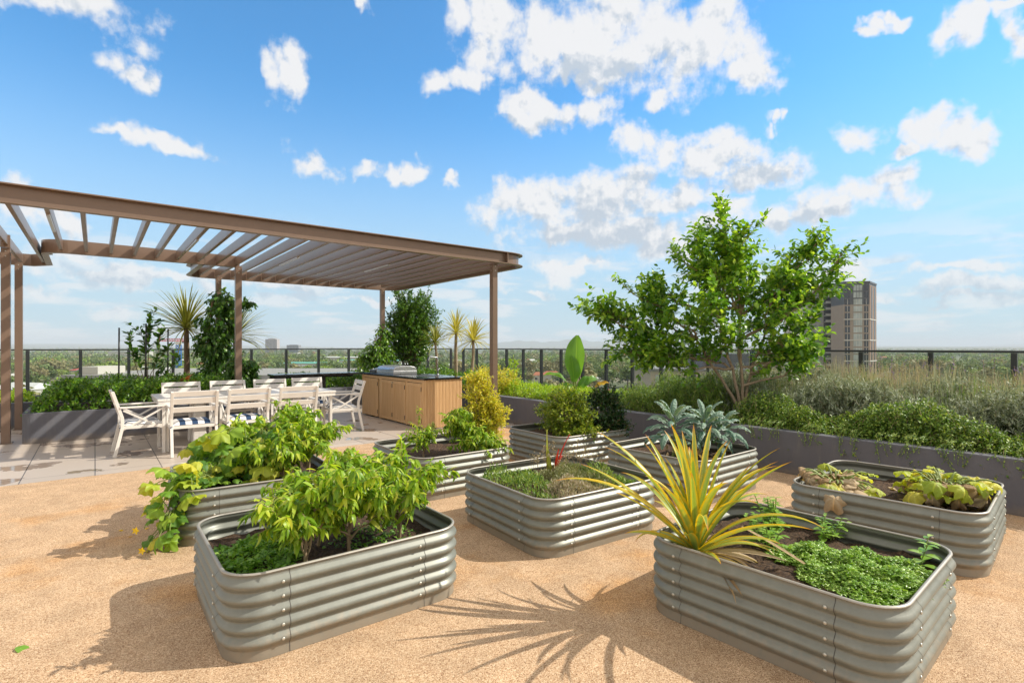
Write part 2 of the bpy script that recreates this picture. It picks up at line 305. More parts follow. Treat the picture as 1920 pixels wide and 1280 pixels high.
def tile_mat():
    m = bpy.data.materials.new('porcelain_tiles'); m.use_nodes = True; t = m.node_tree; p = t.nodes['Principled BSDF']
    co = NODE(t, 'ShaderNodeTexCoord'); br = NODE(t, 'ShaderNodeTexBrick'); t.links.new(co.outputs['Object'], br.inputs['Vector'])
    br.offset = 0; br.inputs['Scale'].default_value = 1; br.inputs['Brick Width'].default_value = .66; br.inputs['Row Height'].default_value = 1.02; br.inputs['Mortar Size'].default_value = .005; br.inputs['Mortar Smooth'].default_value = .1
    br.inputs['Color1'].default_value = (.44,.375,.315,1); br.inputs['Color2'].default_value = (.50,.43,.365,1); br.inputs['Mortar'].default_value = (.07,.065,.06,1)
    nz = NODE(t, 'ShaderNodeTexNoise'); nz.inputs['Scale'].default_value = 1.5; nz.inputs['Detail'].default_value = 5; nz.inputs['Roughness'].default_value = .55; t.links.new(co.outputs['Object'], nz.inputs['Vector'])
    wet = NODE(t, 'ShaderNodeMapRange', interpolation_type='SMOOTHSTEP'); t.links.new(nz.outputs[0], wet.inputs[0]); wet.inputs[1].default_value = .57; wet.inputs[2].default_value = .60
    x = NODE(t, 'ShaderNodeMix', data_type='RGBA', blend_type='MULTIPLY'); t.links.new(wet.outputs[0], x.inputs[0]); t.links.new(br.outputs[0], x.inputs[6]); x.inputs[7].default_value = (.66, .62, .60, 1)
    t.links.new(x.outputs[2], p.inputs['Base Color'])
    r = NODE(t, 'ShaderNodeMapRange'); t.links.new(wet.outputs[0], r.inputs[0]); r.inputs[3].default_value = .42; r.inputs[4].default_value = .07; t.links.new(r.outputs[0], p.inputs['Roughness'])
    b = NODE(t, 'ShaderNodeBump'); b.inputs['Strength'].default_value = .5; b.inputs['Distance'].default_value = .003; b.invert = True; t.links.new(br.outputs['Fac'], b.inputs['Height']); t.links.new(b.outputs[0], p.inputs['Normal'])
    return m
def soil_mat():
    m = bpy.data.materials.new('garden_soil'); m.use_nodes = True; t = m.node_tree; p = t.nodes['Principled BSDF']
    co = NODE(t, 'ShaderNodeTexCoord'); nz = NODE(t, 'ShaderNodeTexNoise'); nz.inputs['Scale'].default_value = 55; nz.inputs['Detail'].default_value = 8; nz.inputs['Roughness'].default_value = .75; t.links.new(co.outputs['Object'], nz.inputs['Vector'])
    c = ramp(t, [(.25, (.010,.006,.004)), (.45, (.05,.028,.016)), (.6, (.15,.09,.05)), (.75, (.34,.23,.14))], nz.outputs[0]); t.links.new(c, p.inputs['Base Color']); p.inputs['Roughness'].default_value = .95
    b = NODE(t, 'ShaderNodeBump'); b.inputs['Strength'].default_value = 1; b.inputs['Distance'].default_value = .03; t.links.new(nz.outputs[0], b.inputs['Height']); t.links.new(b.outputs[0], p.inputs['Normal'])
    return m
def bedmat():
    m = bpy.data.materials.new('painted_corrugated_steel'); m.use_nodes = True; t = m.node_tree; p = t.nodes['Principled BSDF']
    co = NODE(t, 'ShaderNodeTexCoord'); nz = NODE(t, 'ShaderNodeTexNoise'); nz.inputs['Scale'].default_value = 7; nz.inputs['Detail'].default_value = 9; nz.inputs['Roughness'].default_value = .7; t.links.new(co.outputs['Object'], nz.inputs['Vector'])
    c = ramp(t, [(.3, (.185,.195,.17)), (.55, (.22,.23,.20)), (.75, (.265,.275,.245))], nz.outputs[0])
    # dust low on the walls
    se = NODE(t, 'ShaderNodeSeparateXYZ'); t.links.new(co.outputs['Object'], se.inputs[0])
    n3 = NODE(t, 'ShaderNodeTexNoise'); n3.inputs['Scale'].default_value = 30; n3.inputs['Detail'].default_value = 6; t.links.new(co.outputs['Object'], n3.inputs['Vector'])
    dz = MATH(t, 'SUBTRACT', MATH(t, 'MULTIPLY', n3.outputs[0], .22), se.outputs[2])
    df = NODE(t, 'ShaderNodeMapRange', interpolation_type='SMOOTHSTEP'); t.links.new(dz, df.inputs[0]); df.inputs[1].default_value = -.03; df.inputs[2].default_value = .1; df.inputs[4].default_value = .6
    x = NODE(t, 'ShaderNodeMix', data_type='RGBA'); t.links.new(df.outputs[0], x.inputs[0]); t.links.new(c, x.inputs[6]); x.inputs[7].default_value = (.33,.27,.20,1)
    t.links.new(x.outputs[2], p.inputs['Base Color']); p.inputs['Metallic'].default_value = .25
    r = NODE(t, 'ShaderNodeMapRange'); t.links.new(nz.outputs[0], r.inputs[0]); r.inputs[1].default_value = .3; r.inputs[2].default_value = .75; r.inputs[3].default_value = .38; r.inputs[4].default_value = .52; t.links.new(r.outputs[0], p.inputs['Roughness'])
    return m
def stripe_mat():
    m = bpy.data.materials.new('navy_striped_fabric'); m.use_nodes = True; t = m.node_tree; p = t.nodes['Principled BSDF']
    co = NODE(t, 'ShaderNodeTexCoord'); se = NODE(t, 'ShaderNodeSeparateXYZ'); t.links.new(co.outputs['Object'], se.inputs[0])
    f = MATH(t, 'FRACT', MATH(t, 'MULTIPLY', MATH(t, 'ADD', se.outputs[0], 1.0), 1/.15)); g = MATH(t, 'GREATER_THAN', f, .52)
    x = NODE(t, 'ShaderNodeMix', data_type='RGBA'); t.links.new(g, x.inputs[0]); x.inputs[6].default_value = (.80,.80,.80,1); x.inputs[7].default_value = (.018,.05,.12,1)
    t.links.new(x.outputs[2], p.inputs['Base Color']); p.inputs['Roughness'].default_value = .9
    return m
def glassmat():
    m = bpy.data.materials.new('balustrade_glass'); m.use_nodes = True; t = m.node_tree; t.nodes.remove(t.nodes['Principled BSDF']); out = t.nodes['Material Output']
    tr = NODE(t, 'ShaderNodeBsdfTransparent'); tr.inputs[0].default_value = (.93,.955,.945,1); gl = NODE(t, 'ShaderNodeBsdfGlossy'); gl.inputs['Roughness'].default_value = .02
    lw = NODE(t, 'ShaderNodeLayerWeight'); fr = MATH(t, 'ADD', MATH(t, 'MULTIPLY', MATH(t, 'POWER', lw.outputs['Facing'], 5), .7), .03)
    ms = NODE(t, 'ShaderNodeMixShader'); t.links.new(fr, ms.inputs[0]); t.links.new(tr.outputs[0], ms.inputs[1]); t.links.new(gl.outputs[0], ms.inputs[2]); t.links.new(ms.outputs[0], out.inputs[0]); return m
def woodmat():
    m = bpy.data.materials.new('battened_timber'); m.use_nodes = True; t = m.node_tree; p = t.nodes['Principled BSDF']
    co = NODE(t, 'ShaderNodeTexCoord'); mp = NODE(t, 'ShaderNodeMapping'); mp.inputs['Scale'].default_value = (9, 9, .6); t.links.new(co.outputs['Object'], mp.inputs[0])
    nz = NODE(t, 'ShaderNodeTexNoise'); nz.inputs['Scale'].default_value = 4; nz.inputs['Detail'].default_value = 7; t.links.new(mp.outputs[0], nz.inputs[0])
    t.links.new(ramp(t, [(.3, (.60,.37,.17)), (.7, (.72,.48,.25))], nz.outputs[0]), p.inputs['Base Color']); p.inputs['Roughness'].default_value = .5; return m
def facade_mat(): return mat('beige_render', (.42,.36,.30), .8, noise=.06, nscale=.2)

def wallmat():
    m = mat('grey_render', (.125,.128,.15), .75, noise=.10, nscale=3, bump=.25, bscale=90); t = m.node_tree; p = t.nodes['Principled BSDF']; c = p.inputs['Base Color'].links[0].from_socket
    co = NODE(t, 'ShaderNodeTexCoord'); mp = NODE(t, 'ShaderNodeMapping'); mp.inputs['Scale'].default_value = (5, 5, .7); t.links.new(co.outputs['Object'], mp.inputs[0]); nz = NODE(t, 'ShaderNodeTexNoise'); nz.inputs['Scale'].default_value = 2.2; nz.inputs['Detail'].default_value = 8; nz.inputs['Roughness'].default_value = .7; t.links.new(mp.outputs[0], nz.inputs[0])
    r = NODE(t, 'ShaderNodeMapRange', interpolation_type='SMOOTHSTEP'); t.links.new(nz.outputs[0], r.inputs[0]); r.inputs[1].default_value = .52; r.inputs[2].default_value = .74; r.inputs[4].default_value = .5
    x = NODE(t, 'ShaderNodeMix', data_type='RGBA'); t.links.new(r.outputs[0], x.inputs[0]); t.links.new(c, x.inputs[6]); x.inputs[7].default_value = (.21,.195,.18,1)
    se = NODE(t, 'ShaderNodeSeparateXYZ'); t.links.new(co.outputs['Object'], se.inputs[0]); n2 = NODE(t, 'ShaderNodeTexNoise'); n2.inputs['Scale'].default_value = 14; n2.inputs['Detail'].default_value = 6; t.links.new(co.outputs['Object'], n2.inputs[0])
    q = NODE(t, 'ShaderNodeMapRange', interpolation_type='SMOOTHSTEP'); t.links.new(MATH(t, 'SUBTRACT', MATH(t, 'MULTIPLY', n2.outputs[0], .2), se.outputs[2]), q.inputs[0]); q.inputs[1].default_value = -.02; q.inputs[2].default_value = .10; q.inputs[4].default_value = .55
    y = NODE(t, 'ShaderNodeMix', data_type='RGBA'); t.links.new(q.outputs[0], y.inputs[0]); t.links.new(x.outputs[2], y.inputs[6]); y.inputs[7].default_value = (.24,.19,.14,1); t.links.new(y.outputs[2], p.inputs['Base Color']); return m
M = dict(
 rubber=rubber_mat(), tile=tile_mat(), soil=soil_mat(), bed=bedmat(), stripe=stripe_mat(), glass=glassmat(), wood=woodmat(),
 rim=mat('rim_trim', (.36,.34,.30), .45, .35, noise=.1), bolt=mat('bolt_zinc', (.55,.54,.48), .3, .6), seam=mat('seam_dark', (.06,.055,.05), .8), liner=mat('black_liner', (.012,.012,.012), .6, noise=.3),  # seam: one even dark colour for panel seams and wall joints
 bronze=mat('bronze_paint', (.225,.155,.115), .30, .3, noise=.06, nscale=5, bump=.03, bscale=300), chrome=mat('steel', (.6,.6,.6), .22, 1.0), lamp=mat('strip_housing', (.62,.62,.64), .3, .6),
 render=wallmat(), slab=mat('slab_concrete', (.3,.29,.28), .85, noise=.1, nscale=2),
 white=mat('white_aluminium', (.74,.71,.665), .42, noise=.04, nscale=6, coat=.1), black=mat('black_stone', (.016,.017,.018), .14, spec=.6, noise=.2, nscale=60), blackm=mat('black_metal', (.02,.022,.022), .45),
 rail=mat('rail_charcoal', (.035,.04,.042), .35, .3), darkg=mat('dark_gap', (.01,.01,.01), .9), grill=mat('grill_lid', (.52,.52,.54), .28, .75, noise=.05), grillb=mat('grill_body', (.05,.05,.055), .4),
 bark=mat('bark', (.20,.135,.085), .9, noise=.25, nscale=25, bump=.8, bscale=60), bark2=mat('pale_bark', (.34,.26,.18), .9, noise=.25, nscale=25, bump=.6, bscale=60), stem=mat('green_stem', (.20,.26,.06), .6, noise=.15), dstem=mat('woody_stem', (.30,.22,.13), .8, noise=.2),
 terr=None)

# ------------------------------------------------------------------ leaf templates (length 1 along +Y)
def leaf_t(w=.45, n=4, fold=.18, bend=.25, wave=0, power=1.0):
    """pointed oval leaf, folded along its rib and bent down toward the tip"""
    V = []; U = []
    for i in range(n+1):
        s = i/n; ww = w/2*(sin(pi*min(1, (s*.92+.04))**power))**.8 if 0 < s < 1 else (.0 if s == 1 else .02)
        z = -bend*s*s; wv = wave*sin(s*9)
        V += [(-ww, s*(1-.2*bend*s), z+fold*ww+wv), (0, s*(1-.2*bend*s), z), (ww, s*(1-.2*bend*s), z+fold*ww-wv)]; U += [(0, s), (.5, s), (1, s)]
    f = []
    for i in range(n): k = i*3; f += [(k, k+1, k+4, k+3), (k+1, k+2, k+5, k+4)]
    return np.array(V), [np.array(f)], np.array(U)
def lobed_t(lobes=5, depth=.25, cup=.15, ruffle=.05, ang=0, n=30):
    """round lobed leaf fixed to its stalk near the base (cucumber, squash)"""
    rs = [.0, .45, .8, 1.0]; V = [(0, .25, 0)]; U = [(.5, .5)]
    for r in rs[1:]:
        for k in range(n):
            a = 2*pi*k/n
            R = .55*(1 - depth*(.5+.5*cos(lobes*(a)))*r) * (1-.62*max(0, cos(a-pi))**14)
            x = sin(a)*R*r; y = .25 + cos(a)*R*r*1.02
            z = -cup*r*r*.6 + ruffle*r*sin(a*7+ang)*r + .03*cos(lobes*a)*r
            V.append((x, y, z)); U.append((.5+.5*r*sin(a), .5+.5*r*cos(a)))
    t = [(0, 1+k, 1+(k+1) % n) for k in range(n)]; q = []
    for j in range(2):
        for k in range(n): q.append((1+j*n+k, 1+(j+1)*n+k, 1+(j+1)*n+(k+1) % n, 1+j*n+(k+1) % n))
    return np.array(V), [np.array(t), np.array(q)], np.array(U)
def quad_t(w=.3):
    return np.array([(-w*.3, 0, 0), (w*.3, 0, 0), (w*.5, .55, .04), (0, 1, -.03), (-w*.5, .55, .04)]), [np.array([(0, 1, 2, 4)]), np.array([(4, 2, 3)])], np.array([(.3, 0), (.7, 0), (1, .5), (.5, 1), (0, .5)])
L_OVAL = [leaf_t(.52, 4, .2, b) for b in (.05, .25, .5)]
L_LANCE = [leaf_t(.33, 5, .25, b, power=.8) for b in (.3, .7, 1.0)]
L_SMALL = [leaf_t(.55, 2, .25, b) for b in (.05, .35)]
L_NEEDLE = [quad_t(.16), quad_t(.22)]
L_CLUMP = [quad_t(1.1), leaf_t(1.0, 2, .4, .3)]
L_LOBE = [lobed_t(5, .34, .35, .09, 0), lobed_t(5, .28, .6, .11, 1), lobed_t(5, .40, .15, .10, 2)]
L_CRUMP = [lobed_t(5, .35, .9, .16, k) for k in range(3)]
L_PARS = [lobed_t(5, .75, .3, .05, 0, 10), lobed_t(3, .8, .1, .02, 1, 9)]

def rnd_unit(n): 
    v = RNG.normal(size=(n, 3)); return v/np.linalg.norm(v, axis=1, keepdims=True)
def path(p0, p1, bend=(0,0,0), n=6, jit=0.0):
    p0 = np.array(p0, float); p1 = np.array(p1, float); t = np.linspace(0, 1, n+1)[:, None]
    P = p0*(1-t) + p1*t + np.array(bend)*(4*t*(1-t))
    if jit: P[1:-1] += RNG.normal(size=(n-1, 3))*jit
    return P
def twig_leaves(lm, P, tmpl, size, step, droop=0.0, spread=.9, start=.15, up=.25, svar=.25):
    """leaves set alternately along a twig"""
    seg = np.linalg.norm(np.diff(P, axis=0), axis=1); L = seg.sum(); n = max(2, int(L/step)); c = np.concatenate([[0], np.cumsum(seg)])/max(L, 1e-9)
    ts = np.clip(np.linspace(start, 1, n) + RNG.normal(size=n)*.02, 0, 1)
    Q = np.stack([np.interp(ts, c, P[:, k]) for k in range(3)], 1)
    T = P[-1]-P[0]; T = T/max(np.linalg.norm(T), 1e-9)
    D = rnd_unit(n)*spread + T*.7 + np.array([0, 0, up-droop]); D /= np.linalg.norm(D, axis=1, keepdims=True)
    N = rnd_unit(n)*.55 + np.array([0, 0, 1.0])
    S = size*(1+RNG.uniform(-svar, svar, n))*(1-.25*ts)
    idx = RNG.integers(0, len(tmpl), n)
    for i, T_ in enumerate(tmpl):
        k = idx == i
        lm.inst(T_, Q[k], D[k], N[k], S[k])
def blob_points(n, c, r, shell=.55):
    d = rnd_unit(n); rr = RNG.uniform(shell, 1, (n, 1))**.7
    lump = 1+.22*np.sin(d[:, :1]*5+c[0]*3)*np.cos(d[:, 1:2]*4+c[1]*5)+.12*np.sin(d[:, 2:]*9+c[0]*7)
    return np.array(c) + d*rr*lump*np.array(r), d
def shrub(name, label, cat, loc, blobs, leafm, tmpl, size, ntw, tl=.16, step=.03, stemm=None, droop=0., group=None, part_label=None, stems=5, up=.3, shell=.5, rotz=0):
    """bush: stems fanning from its foot, twigs through the blobs, leaves on every twig"""
    t = thing(name, label, cat, loc, rotz, group); lm = MB(); sm = MB()
    tot = sum(b[1][0]*b[1][1]*b[1][2] for b in blobs)
    for c, r in blobs:
        k = max(3, int(ntw*r[0]*r[1]*r[2]/tot)); P, d = blob_points(k, c, r, shell)
        for i in range(k):
            dd = d[i]*.8 + np.array([0, 0, up]) + RNG.normal(size=3)*.3; dd /= np.linalg.norm(dd)
            p1 = P[i]; p0 = p1 - dd*tl
            tw = path(p0, p1, (0, 0, -.02), 3); twig_leaves(lm, tw, tmpl, size, step, droop, up=.2)
            if i % 3 == 0: sm.tube(tw, .0022, 3, False)
        for j in range(stems):
            e = np.array(c) + RNG.normal(size=3)*np.array(r)*.35
            P_ = path((c[0]*.35+RNG.normal()*.03, c[1]*.35+RNG.normal()*.03, 0), e, RNG.normal(size=3)*.04, 5); sm.tube(P_, np.linspace(.011, .004, 6).tolist(), 5, False)
    sm.build('stem', stemm or M['dstem'], t, True); lm.build('foliage', leafm, t, True)
    return t

# ------------------------------------------------------------------ terrace: slab, rubber surfacing, tiles
def flat(name, poly, z0, z1, m, kind='structure'):
    mb = MB(); mb.prism(poly, z0, z1); o = mb.build(name, m); o.rotation_euler = (0, 0, ANG); tag(o, kind=kind); return o
slab = flat('terrace', [(-30, -12), (10.95, -12), (10.95, 17.75), (-30, 17.75)], -3.2, -.012, M['slab'])
flat('rubber_surfacing', [(-30, -12), (6.46, -12), (6.46, 7.9), (-30, 7.9)], -.010, 0, M['rubber'])
flat('tile_paving', [(-30, 7.903), (6.46, 7.903), (6.46, 13.28), (-30, 13.28)], -.010, .001, M['tile'])

def wall_ring(name, label, poly, h, th, group=None, soil=True, inset=None):
    """rendered planter: solid walls round a soil bed; poly counter-clockwise in terrace coordinates"""
    t = thing(name, label, 'planter', (0, 0, 0), ANG, group)
    P = [Vector(p) for p in poly]; n = len(P); I = []
    for i in range(n):
        d0 = (P[i]-P[i-1]).normalized(); d1 = (P[(i+1) % n]-P[i]).normalized(); n0 = Vector((-d0.y, d0.x)); n1 = Vector((-d1.y, d1.x)); b = (n0+n1)
        b = b.normalized()*th/max(.3, b.normalized().dot(n0)); I.append(P[i]+b)
    V = [(p.x, p.y, 0) for p in P] + [(p.x, p.y, h) for p in P] + [(p.x, p.y, h) for p in I] + [(p.x, p.y, 0) for p in I]; f = []
    for r in range(3):
        for i in range(n): j = (i+1) % n; f.append((r*n+i, r*n+j, (r+1)*n+j, (r+1)*n+i))
    mb = MB(); mb.add(V, f); w = mb.build('wall', M['render'], t); bevel(w, .012, 2)
    for i in range(n):       # control joints and a few hairline marks down the faces
        e = P[(i+1) % n]-P[i]; L = e.length
        if L < 2.5: continue
        d = e/L; o_ = Vector((d.y, -d.x))*.0015
        for k in range(1, int(L/2.9)+1): c = P[i]+d*k*2.9; a_ = c-d*.003+o_; b_ = c+d*.003+o_; J = MB(); J.add([(a_.x, a_.y, .004), (b_.x, b_.y, .004), (b_.x, b_.y, h-.02), (a_.x, a_.y, h-.02)], [(0, 1, 2, 3)]); J.build('control_joint', M['seam'], t)
    s = MB(); s.prism([(p.x, p.y) for p in I], h-.3, h-.045); s.build('soil', M['soil'], t)
    return t
def arc(cx, cy, r, a0, a1, n=8): return [(cx+r*cos(radians(a0+(a1-a0)*i/n)), cy+r*sin(radians(a0+(a1-a0)*i/n))) for i in range(n+1)]
wall_ring('planter', 'grey rendered planter striped by pergola shade behind the dining table', arc(-.75, 11.18, .14, 180, 270, 6) + arc(2.3, 11.34, .3, 270, 360, 8) + [(2.6, 13.3), (-.89, 13.3)], .47, .16)
wall_ring('planter', 'long low grey planter running behind the black bench bar and pergola posts', [(-12, 13.32), (6.3, 13.32), (6.3, 15.2), (-12, 15.2)], .47, .16)
wall_ring('planter', 'long dark grey planter wall at the right holding the tree and lavender', [(6.47, -9), (10.2, -9), (10.2, 5.6), (8.4, 6.4), (8.4, 15.2), (6.47, 15.2)], .50, .18)

# ------------------------------------------------------------------ glass balustrades
def balustrade(label, pts_a, fixed, along, base=.0, top=1.445, inset=None):
    t = thing('glass_balustrade', label, 'balustrade', (0, 0, 0), ANG, 'glass balustrades round the roof terrace')
    def P(s, o, z): return (s, fixed+o, z) if along == 'a' else (fixed+o, s, z)
    mb = MB(); mb.bar(P(pts_a[0]-.03, 0, top-.02), P(pts_a[-1]+.03, 0, top-.02), .055, .035); bevel(mb.build('top_rail', M['rail'], t), .004)
    pb = None
    for s in pts_a:
        if pb is None: mb = MB(); mb.box(-.035, .035, -.035, .035, base, top-.04); mb.box(-.06, .06, -.06, .06, base, base+.015); pb = mb.build('post', M['rail'], t); o = pb
        else: o = pb.copy(); COL.objects.link(o)
        o.location = P(s, 0, 0)
    g0 = {}
    for s0, s1 in zip(pts_a[:-1], pts_a[1:]):
        k = round(s1-s0, 3)
        if k not in g0:
            mb = MB(); L = s1-s0-.07
            if along == 'a': mb.box(0, L, -.005, .005, base+.06, top-.045)
            else: mb.box(-.005, .005, 0, L, base+.06, top-.045)
            o = g0[k] = mb.build('glass_panel', M['glass'], t)
        else: o = g0[k].copy(); COL.objects.link(o)
        o.location = P(s0+.035, 0, 0)
    return t
BA, BB = 10.72, 17.5
balustrade('glass balustrade along the left and rear edge, from left pergola posts to the corner', [BB*(.6125-.0572*i) for i in range(30)][::-1], BB, 'a')
bs = [BB-.0815*BA*i for i in range(1, 13)]
balustrade('glass balustrade with close posts behind the banana plant', sorted(bs), BA, 'b')
balustrade('glass balustrade behind the purple flowered lavender, right of the leafy tree', sorted([6.64-1.0*i for i in range(14)]), BA, 'b')

# ------------------------------------------------------------------ pergola
def fillet(pts, rs, n=7):
    out = []
    for i, p in enumerate(pts):
        p = Vector(p); r = rs[i]
        if r == 0 or i in (0, len(pts)-1): out.append(p); continue
        d0 = (Vector(pts[i-1])-p).normalized(); d1 = (Vector(pts[i+1])-p).normalized(); ang = d0.angle(d1); tl = r/math.tan(ang/2)
        a = p+d0*tl; b = p+d1*tl
        for k in range(n+1):
            t = k/n; out.append(a*(1-t)**2 + p*2*t*(1-t) + b*t*t)
    return out
def sweep(mb, path2, prof, side=1):
    """closed profile (offset, z) swept along a plan path"""
    n = len(path2); R = []
    for i, p in enumerate(path2):
        d0 = (path2[i]-path2[i-1]).normalized() if i else (path2[1]-path2[0]).normalized(); d1 = (path2[i+1]-path2[i]).normalized() if i < n-1 else d0
        n0 = Vector((d0.y, -d0.x)); n1 = Vector((d1.y, -d1.x)); b = (n0+n1).normalized(); k = 1/max(.4, b.dot(n0))
        R.append([(p.x+b.x*o*k*side, p.y+b.y*o*k*side, z) for o, z in prof])
    mb.grid(R, closed=True); m = len(prof)
    a = [tuple(q) for q in R[0]]; b = [tuple(q) for q in R[-1]]
    mb.add(a, [tuple(range(m))]); mb.add(b, [tuple(range(m))[::-1]])
Z0, Z1 = 3.03, 3.245
CH = [(0, Z0), (.095, Z0), (.095, Z0+.014), (.014, Z0+.014), (.014, Z1-.014), (.095, Z1-.014), (.095, Z1), (0, Z1)]
perg = thing('pergola', 'bronze metal louvre pergola with rounded corners over the dining and barbecue area', 'pergola', (0, 0, 0), ANG)
FB, RA, RB = 7.86, 11.3, 13.42
mb = MB(); sweep(mb, fillet([(-4.5, FB), (-1.02, FB)], [0, 0]), CH); mb.box(-1.03, -1.02, FB-.10, FB, Z0-.05, Z1+.01); mb.build('front_beam', M['bronze'], perg)
mb = MB(); sweep(mb, fillet([(-1.0, FB), (5.98, FB)], [0, 0]), CH); mb.box(-1.01, -1.0, FB-.10, FB, Z0-.05, Z1+.01); mb.box(5.97, 5.985, FB-.095, FB, Z0+.014, Z1-.014); mb.build('front_beam', M['bronze'], perg)
mb = MB(); sweep(mb, fillet([(5.99, FB), (6.47, FB), (6.47, RB+.1), (1.62, RB+.1), (1.62, RA+.05), (1.60, RA+.05)], [0, .42, .4, .35, 0, 0]), CH); mb.build('side_beam', M['bronze'], perg)
mb = MB(); sweep(mb, [Vector(p) for p in [(1.9, RA+.05), (-.2, RA+.05)]] if False else [Vector((2.2, RA+.05)), Vector((-.35, RA+.05))] + [Vector((-.35-.35*sin(radians(k*11)), RA+.05+.35*(1-cos(radians(k*11))))) for k in range(1, 9)] + [Vector((-.72, RB-.2)), Vector((-.95, RB+.1)), Vector((-4.5, RB+.1))], [(o, z) for o, z in CH], 1); mb.build('rear_beam', M['bronze'], perg)
for (a, b) in [(-1.09, 11.36), (-1.09, 13.14), (2.15, 11.22), (2.15, 13.30), (6.02, 13.30), (5.80, 7.97)]:
    mb = MB()
    w = .054
    mb.box(-w, w, -w, w, 0, Z0-.002 if a > 0 or b > 12 else Z0); mb.box(-w-.03, w+.03, -w-.03, w+.03, 0, .012)
    o = mb.build('post', M['bronze'], perg, loc=(a, b, 0)); bevel(o, .004)
    q = MB()
    for sx in (-1, 1):
        for sy in (-1, 1): q.lathe([(.009, .012), (.009, .02), (.004, .024)], 8, (sx*.07, sy*.07, 0))
    for z_ in (Z0-.05, Z0-.13): q.tube([(-w-.006, 0, z_), (w+.006, 0, z_)], .009, 8); q.tube([(0, -w-.006, z_), (0, w+.006, z_)], .009, 8)
    q.build('bolt', M['bolt'], o)
    if a < 0 and b < 12: mb = MB(); mb.box(-w-.004, w+.004, -.10, -.065, Z0-.001, Z1-.02); mb.build('post_cap', M['bronze'], perg, loc=(a, b, 0))
slat = {}
a = -4.3; k = 0
while a < 6.4:
    e = RA+.03 if -.75 < a < 1.7 else RB+.07
    s0 = FB+.006
    if a > 6.0: s0 += .22; e -= .2
    key = round(e-s0, 2)
    if key not in slat:
        mb = MB(); L = e-s0; mb.box(-.024, .024, 0, L, Z0+.035, Z1-.02)
        o = slat[key] = mb.build('slat', M['bronze'], perg); bevel(o, .006)
    else: o = slat[key].copy(); COL.objects.link(o)
    o.location = (a, s0, 0); o.rotation_euler = (0, 0, 0)
    a += .322
for (a, b0) in [(-.436, 8.3), (1.174, 8.9), (2.784, 9.6), (4.394, 9.4)]:
    mb = MB(); mb.box(-.018, .018, 0, 1.15, Z0+.012, Z0+.033); mb.build('strip_light', M['lamp'], perg, loc=(a+.0, b0, 0))

# ------------------------------------------------------------------ chairs and table
def make_chair(label):
    """origin on the floor under the seat, facing +y"""
    t = thing('armchair', label, 'chair', group='white outdoor dining armchairs'); W_ = .27; wm = M['white']
    def leg(pts, w=.036, d=.04):
        mb = MB()
        for p, q in zip(pts[:-1], pts[1:]): mb.bar(p, q, w, d, (0, 1, 0))
        return mb
    for sx in (-1, 1):
        o = leg([(sx*W_, .24, 0), (sx*W_, .24, .655)]).build('front_leg', wm, t); bevel(o)
        o = leg([(sx*W_, -.32, 0), (sx*W_, -.235, .40)]).build('rear_leg', wm, t); bevel(o)
        o = leg([(sx*W_, -.235, .40), (sx*W_, -.235, .52), (sx*W_, -.345, .89)]).build('back_upright', wm, t); bevel(o)
        mb = MB(); mb.box(sx*W_-.028, sx*W_+.028, -.265, .27, .656, .68); o = mb.build('armrest', wm, t); bevel(o)
        mb = MB(); mb.bar((sx*(W_-.004), .225, .63), (sx*(W_-.004), -.235, .36), .016, .024); mb.bar((sx*(W_+.004), .225, .36), (sx*(W_+.004), -.225, .63), .016, .024); mb.build('cross_brace', wm, t)
    mb = MB()
    for y in (-.235, .24): mb.bar((-W_, y, .395), (W_, y, .395), .03, .04, (0, 0, 1))
    for sx in (-1, 1): mb.bar((sx*W_, -.235, .395), (sx*W_, .24, .395), .03, .04)
    for i in range(6): mb.box(-W_+.01, W_-.01, -.20+i*.075, -.145+i*.075, .405, .418)
    mb.build('seat', wm, t)
    for z, h in ((.855, .075), (.755, .085), (.635, .075)):
        y = -.235-(z-.52)*.297; mb = MB(); mb.bar((-W_+.018, y, z), (W_-.018, y, z), .016, h, (0, -.28, 1)); o = mb.build('back_slat', wm, t); bevel(o)
    n = 10; P = []
    for i in range(n+1):
        r = []
        for j in range(n+1):
            x = -1+2*i/n; y = -1+2*j/n; e = (1-x**6)*(1-y**6); r.append((x*.245, y*.225+.0, .422+.052*e**.35))
        P.append(r)
    mb = MB(); mb.grid(P); Q = [[(p[0], p[1], .421) for p in r] for r in P]; mb.grid(Q); o = mb.build('cushion', M['stripe'], t, True)
    mb = MB(); 
    for sx in (-1, 1): mb.bar((sx*.235, -.21, .43), (sx*.285, -.27, .40), .02, .006)
    mb.build('tie', M['stripe'], o)
    return t
near = [(1.09, 8.82, 0, 'near armchair seen from behind at the left end of the table, all legs in view'), (1.78, 8.86, .03, 'middle one of the three near armchairs with backs to the camera'), (2.50, 8.86, -.02, 'near armchair with back to camera closest to the cabinet end of the table')]
far = [(1.17, 10.42, pi, 'far side armchair whose back rises above the left end of the table'), (1.90, 10.44, pi+.03, 'second far side armchair, its back against the leafy climber'), (2.60, 10.42, pi, 'third far side armchair counted from the left'), (3.28, 10.46, pi-.04, 'fourth far side armchair, left of the black bench bar')]
ends = [(.52, 9.27, -pi/2+.03, 'armchair at the left head of the table, turned in profile'), (3.5, 9.48, pi/2-.12, 'armchair at the right head of the table beside the timber cabinet')]
ch0 = make_chair(near[0][3])
bpy.context.view_layer.update()
for i, (a, b, r, lb) in enumerate(near+far+ends):
    o = ch0 if i == 0 else copy_tree(ch0)
    o.location = F(a, b, .001); o.rotation_euler = (0, 0, ANG+r); o['label'] = lb
tb = thing('dining_table', 'long white slatted outdoor dining table under the pergola', 'table', F(1.98, 9.63, .001), ANG)
TL, TW = 1.28, .56
mb = MB()
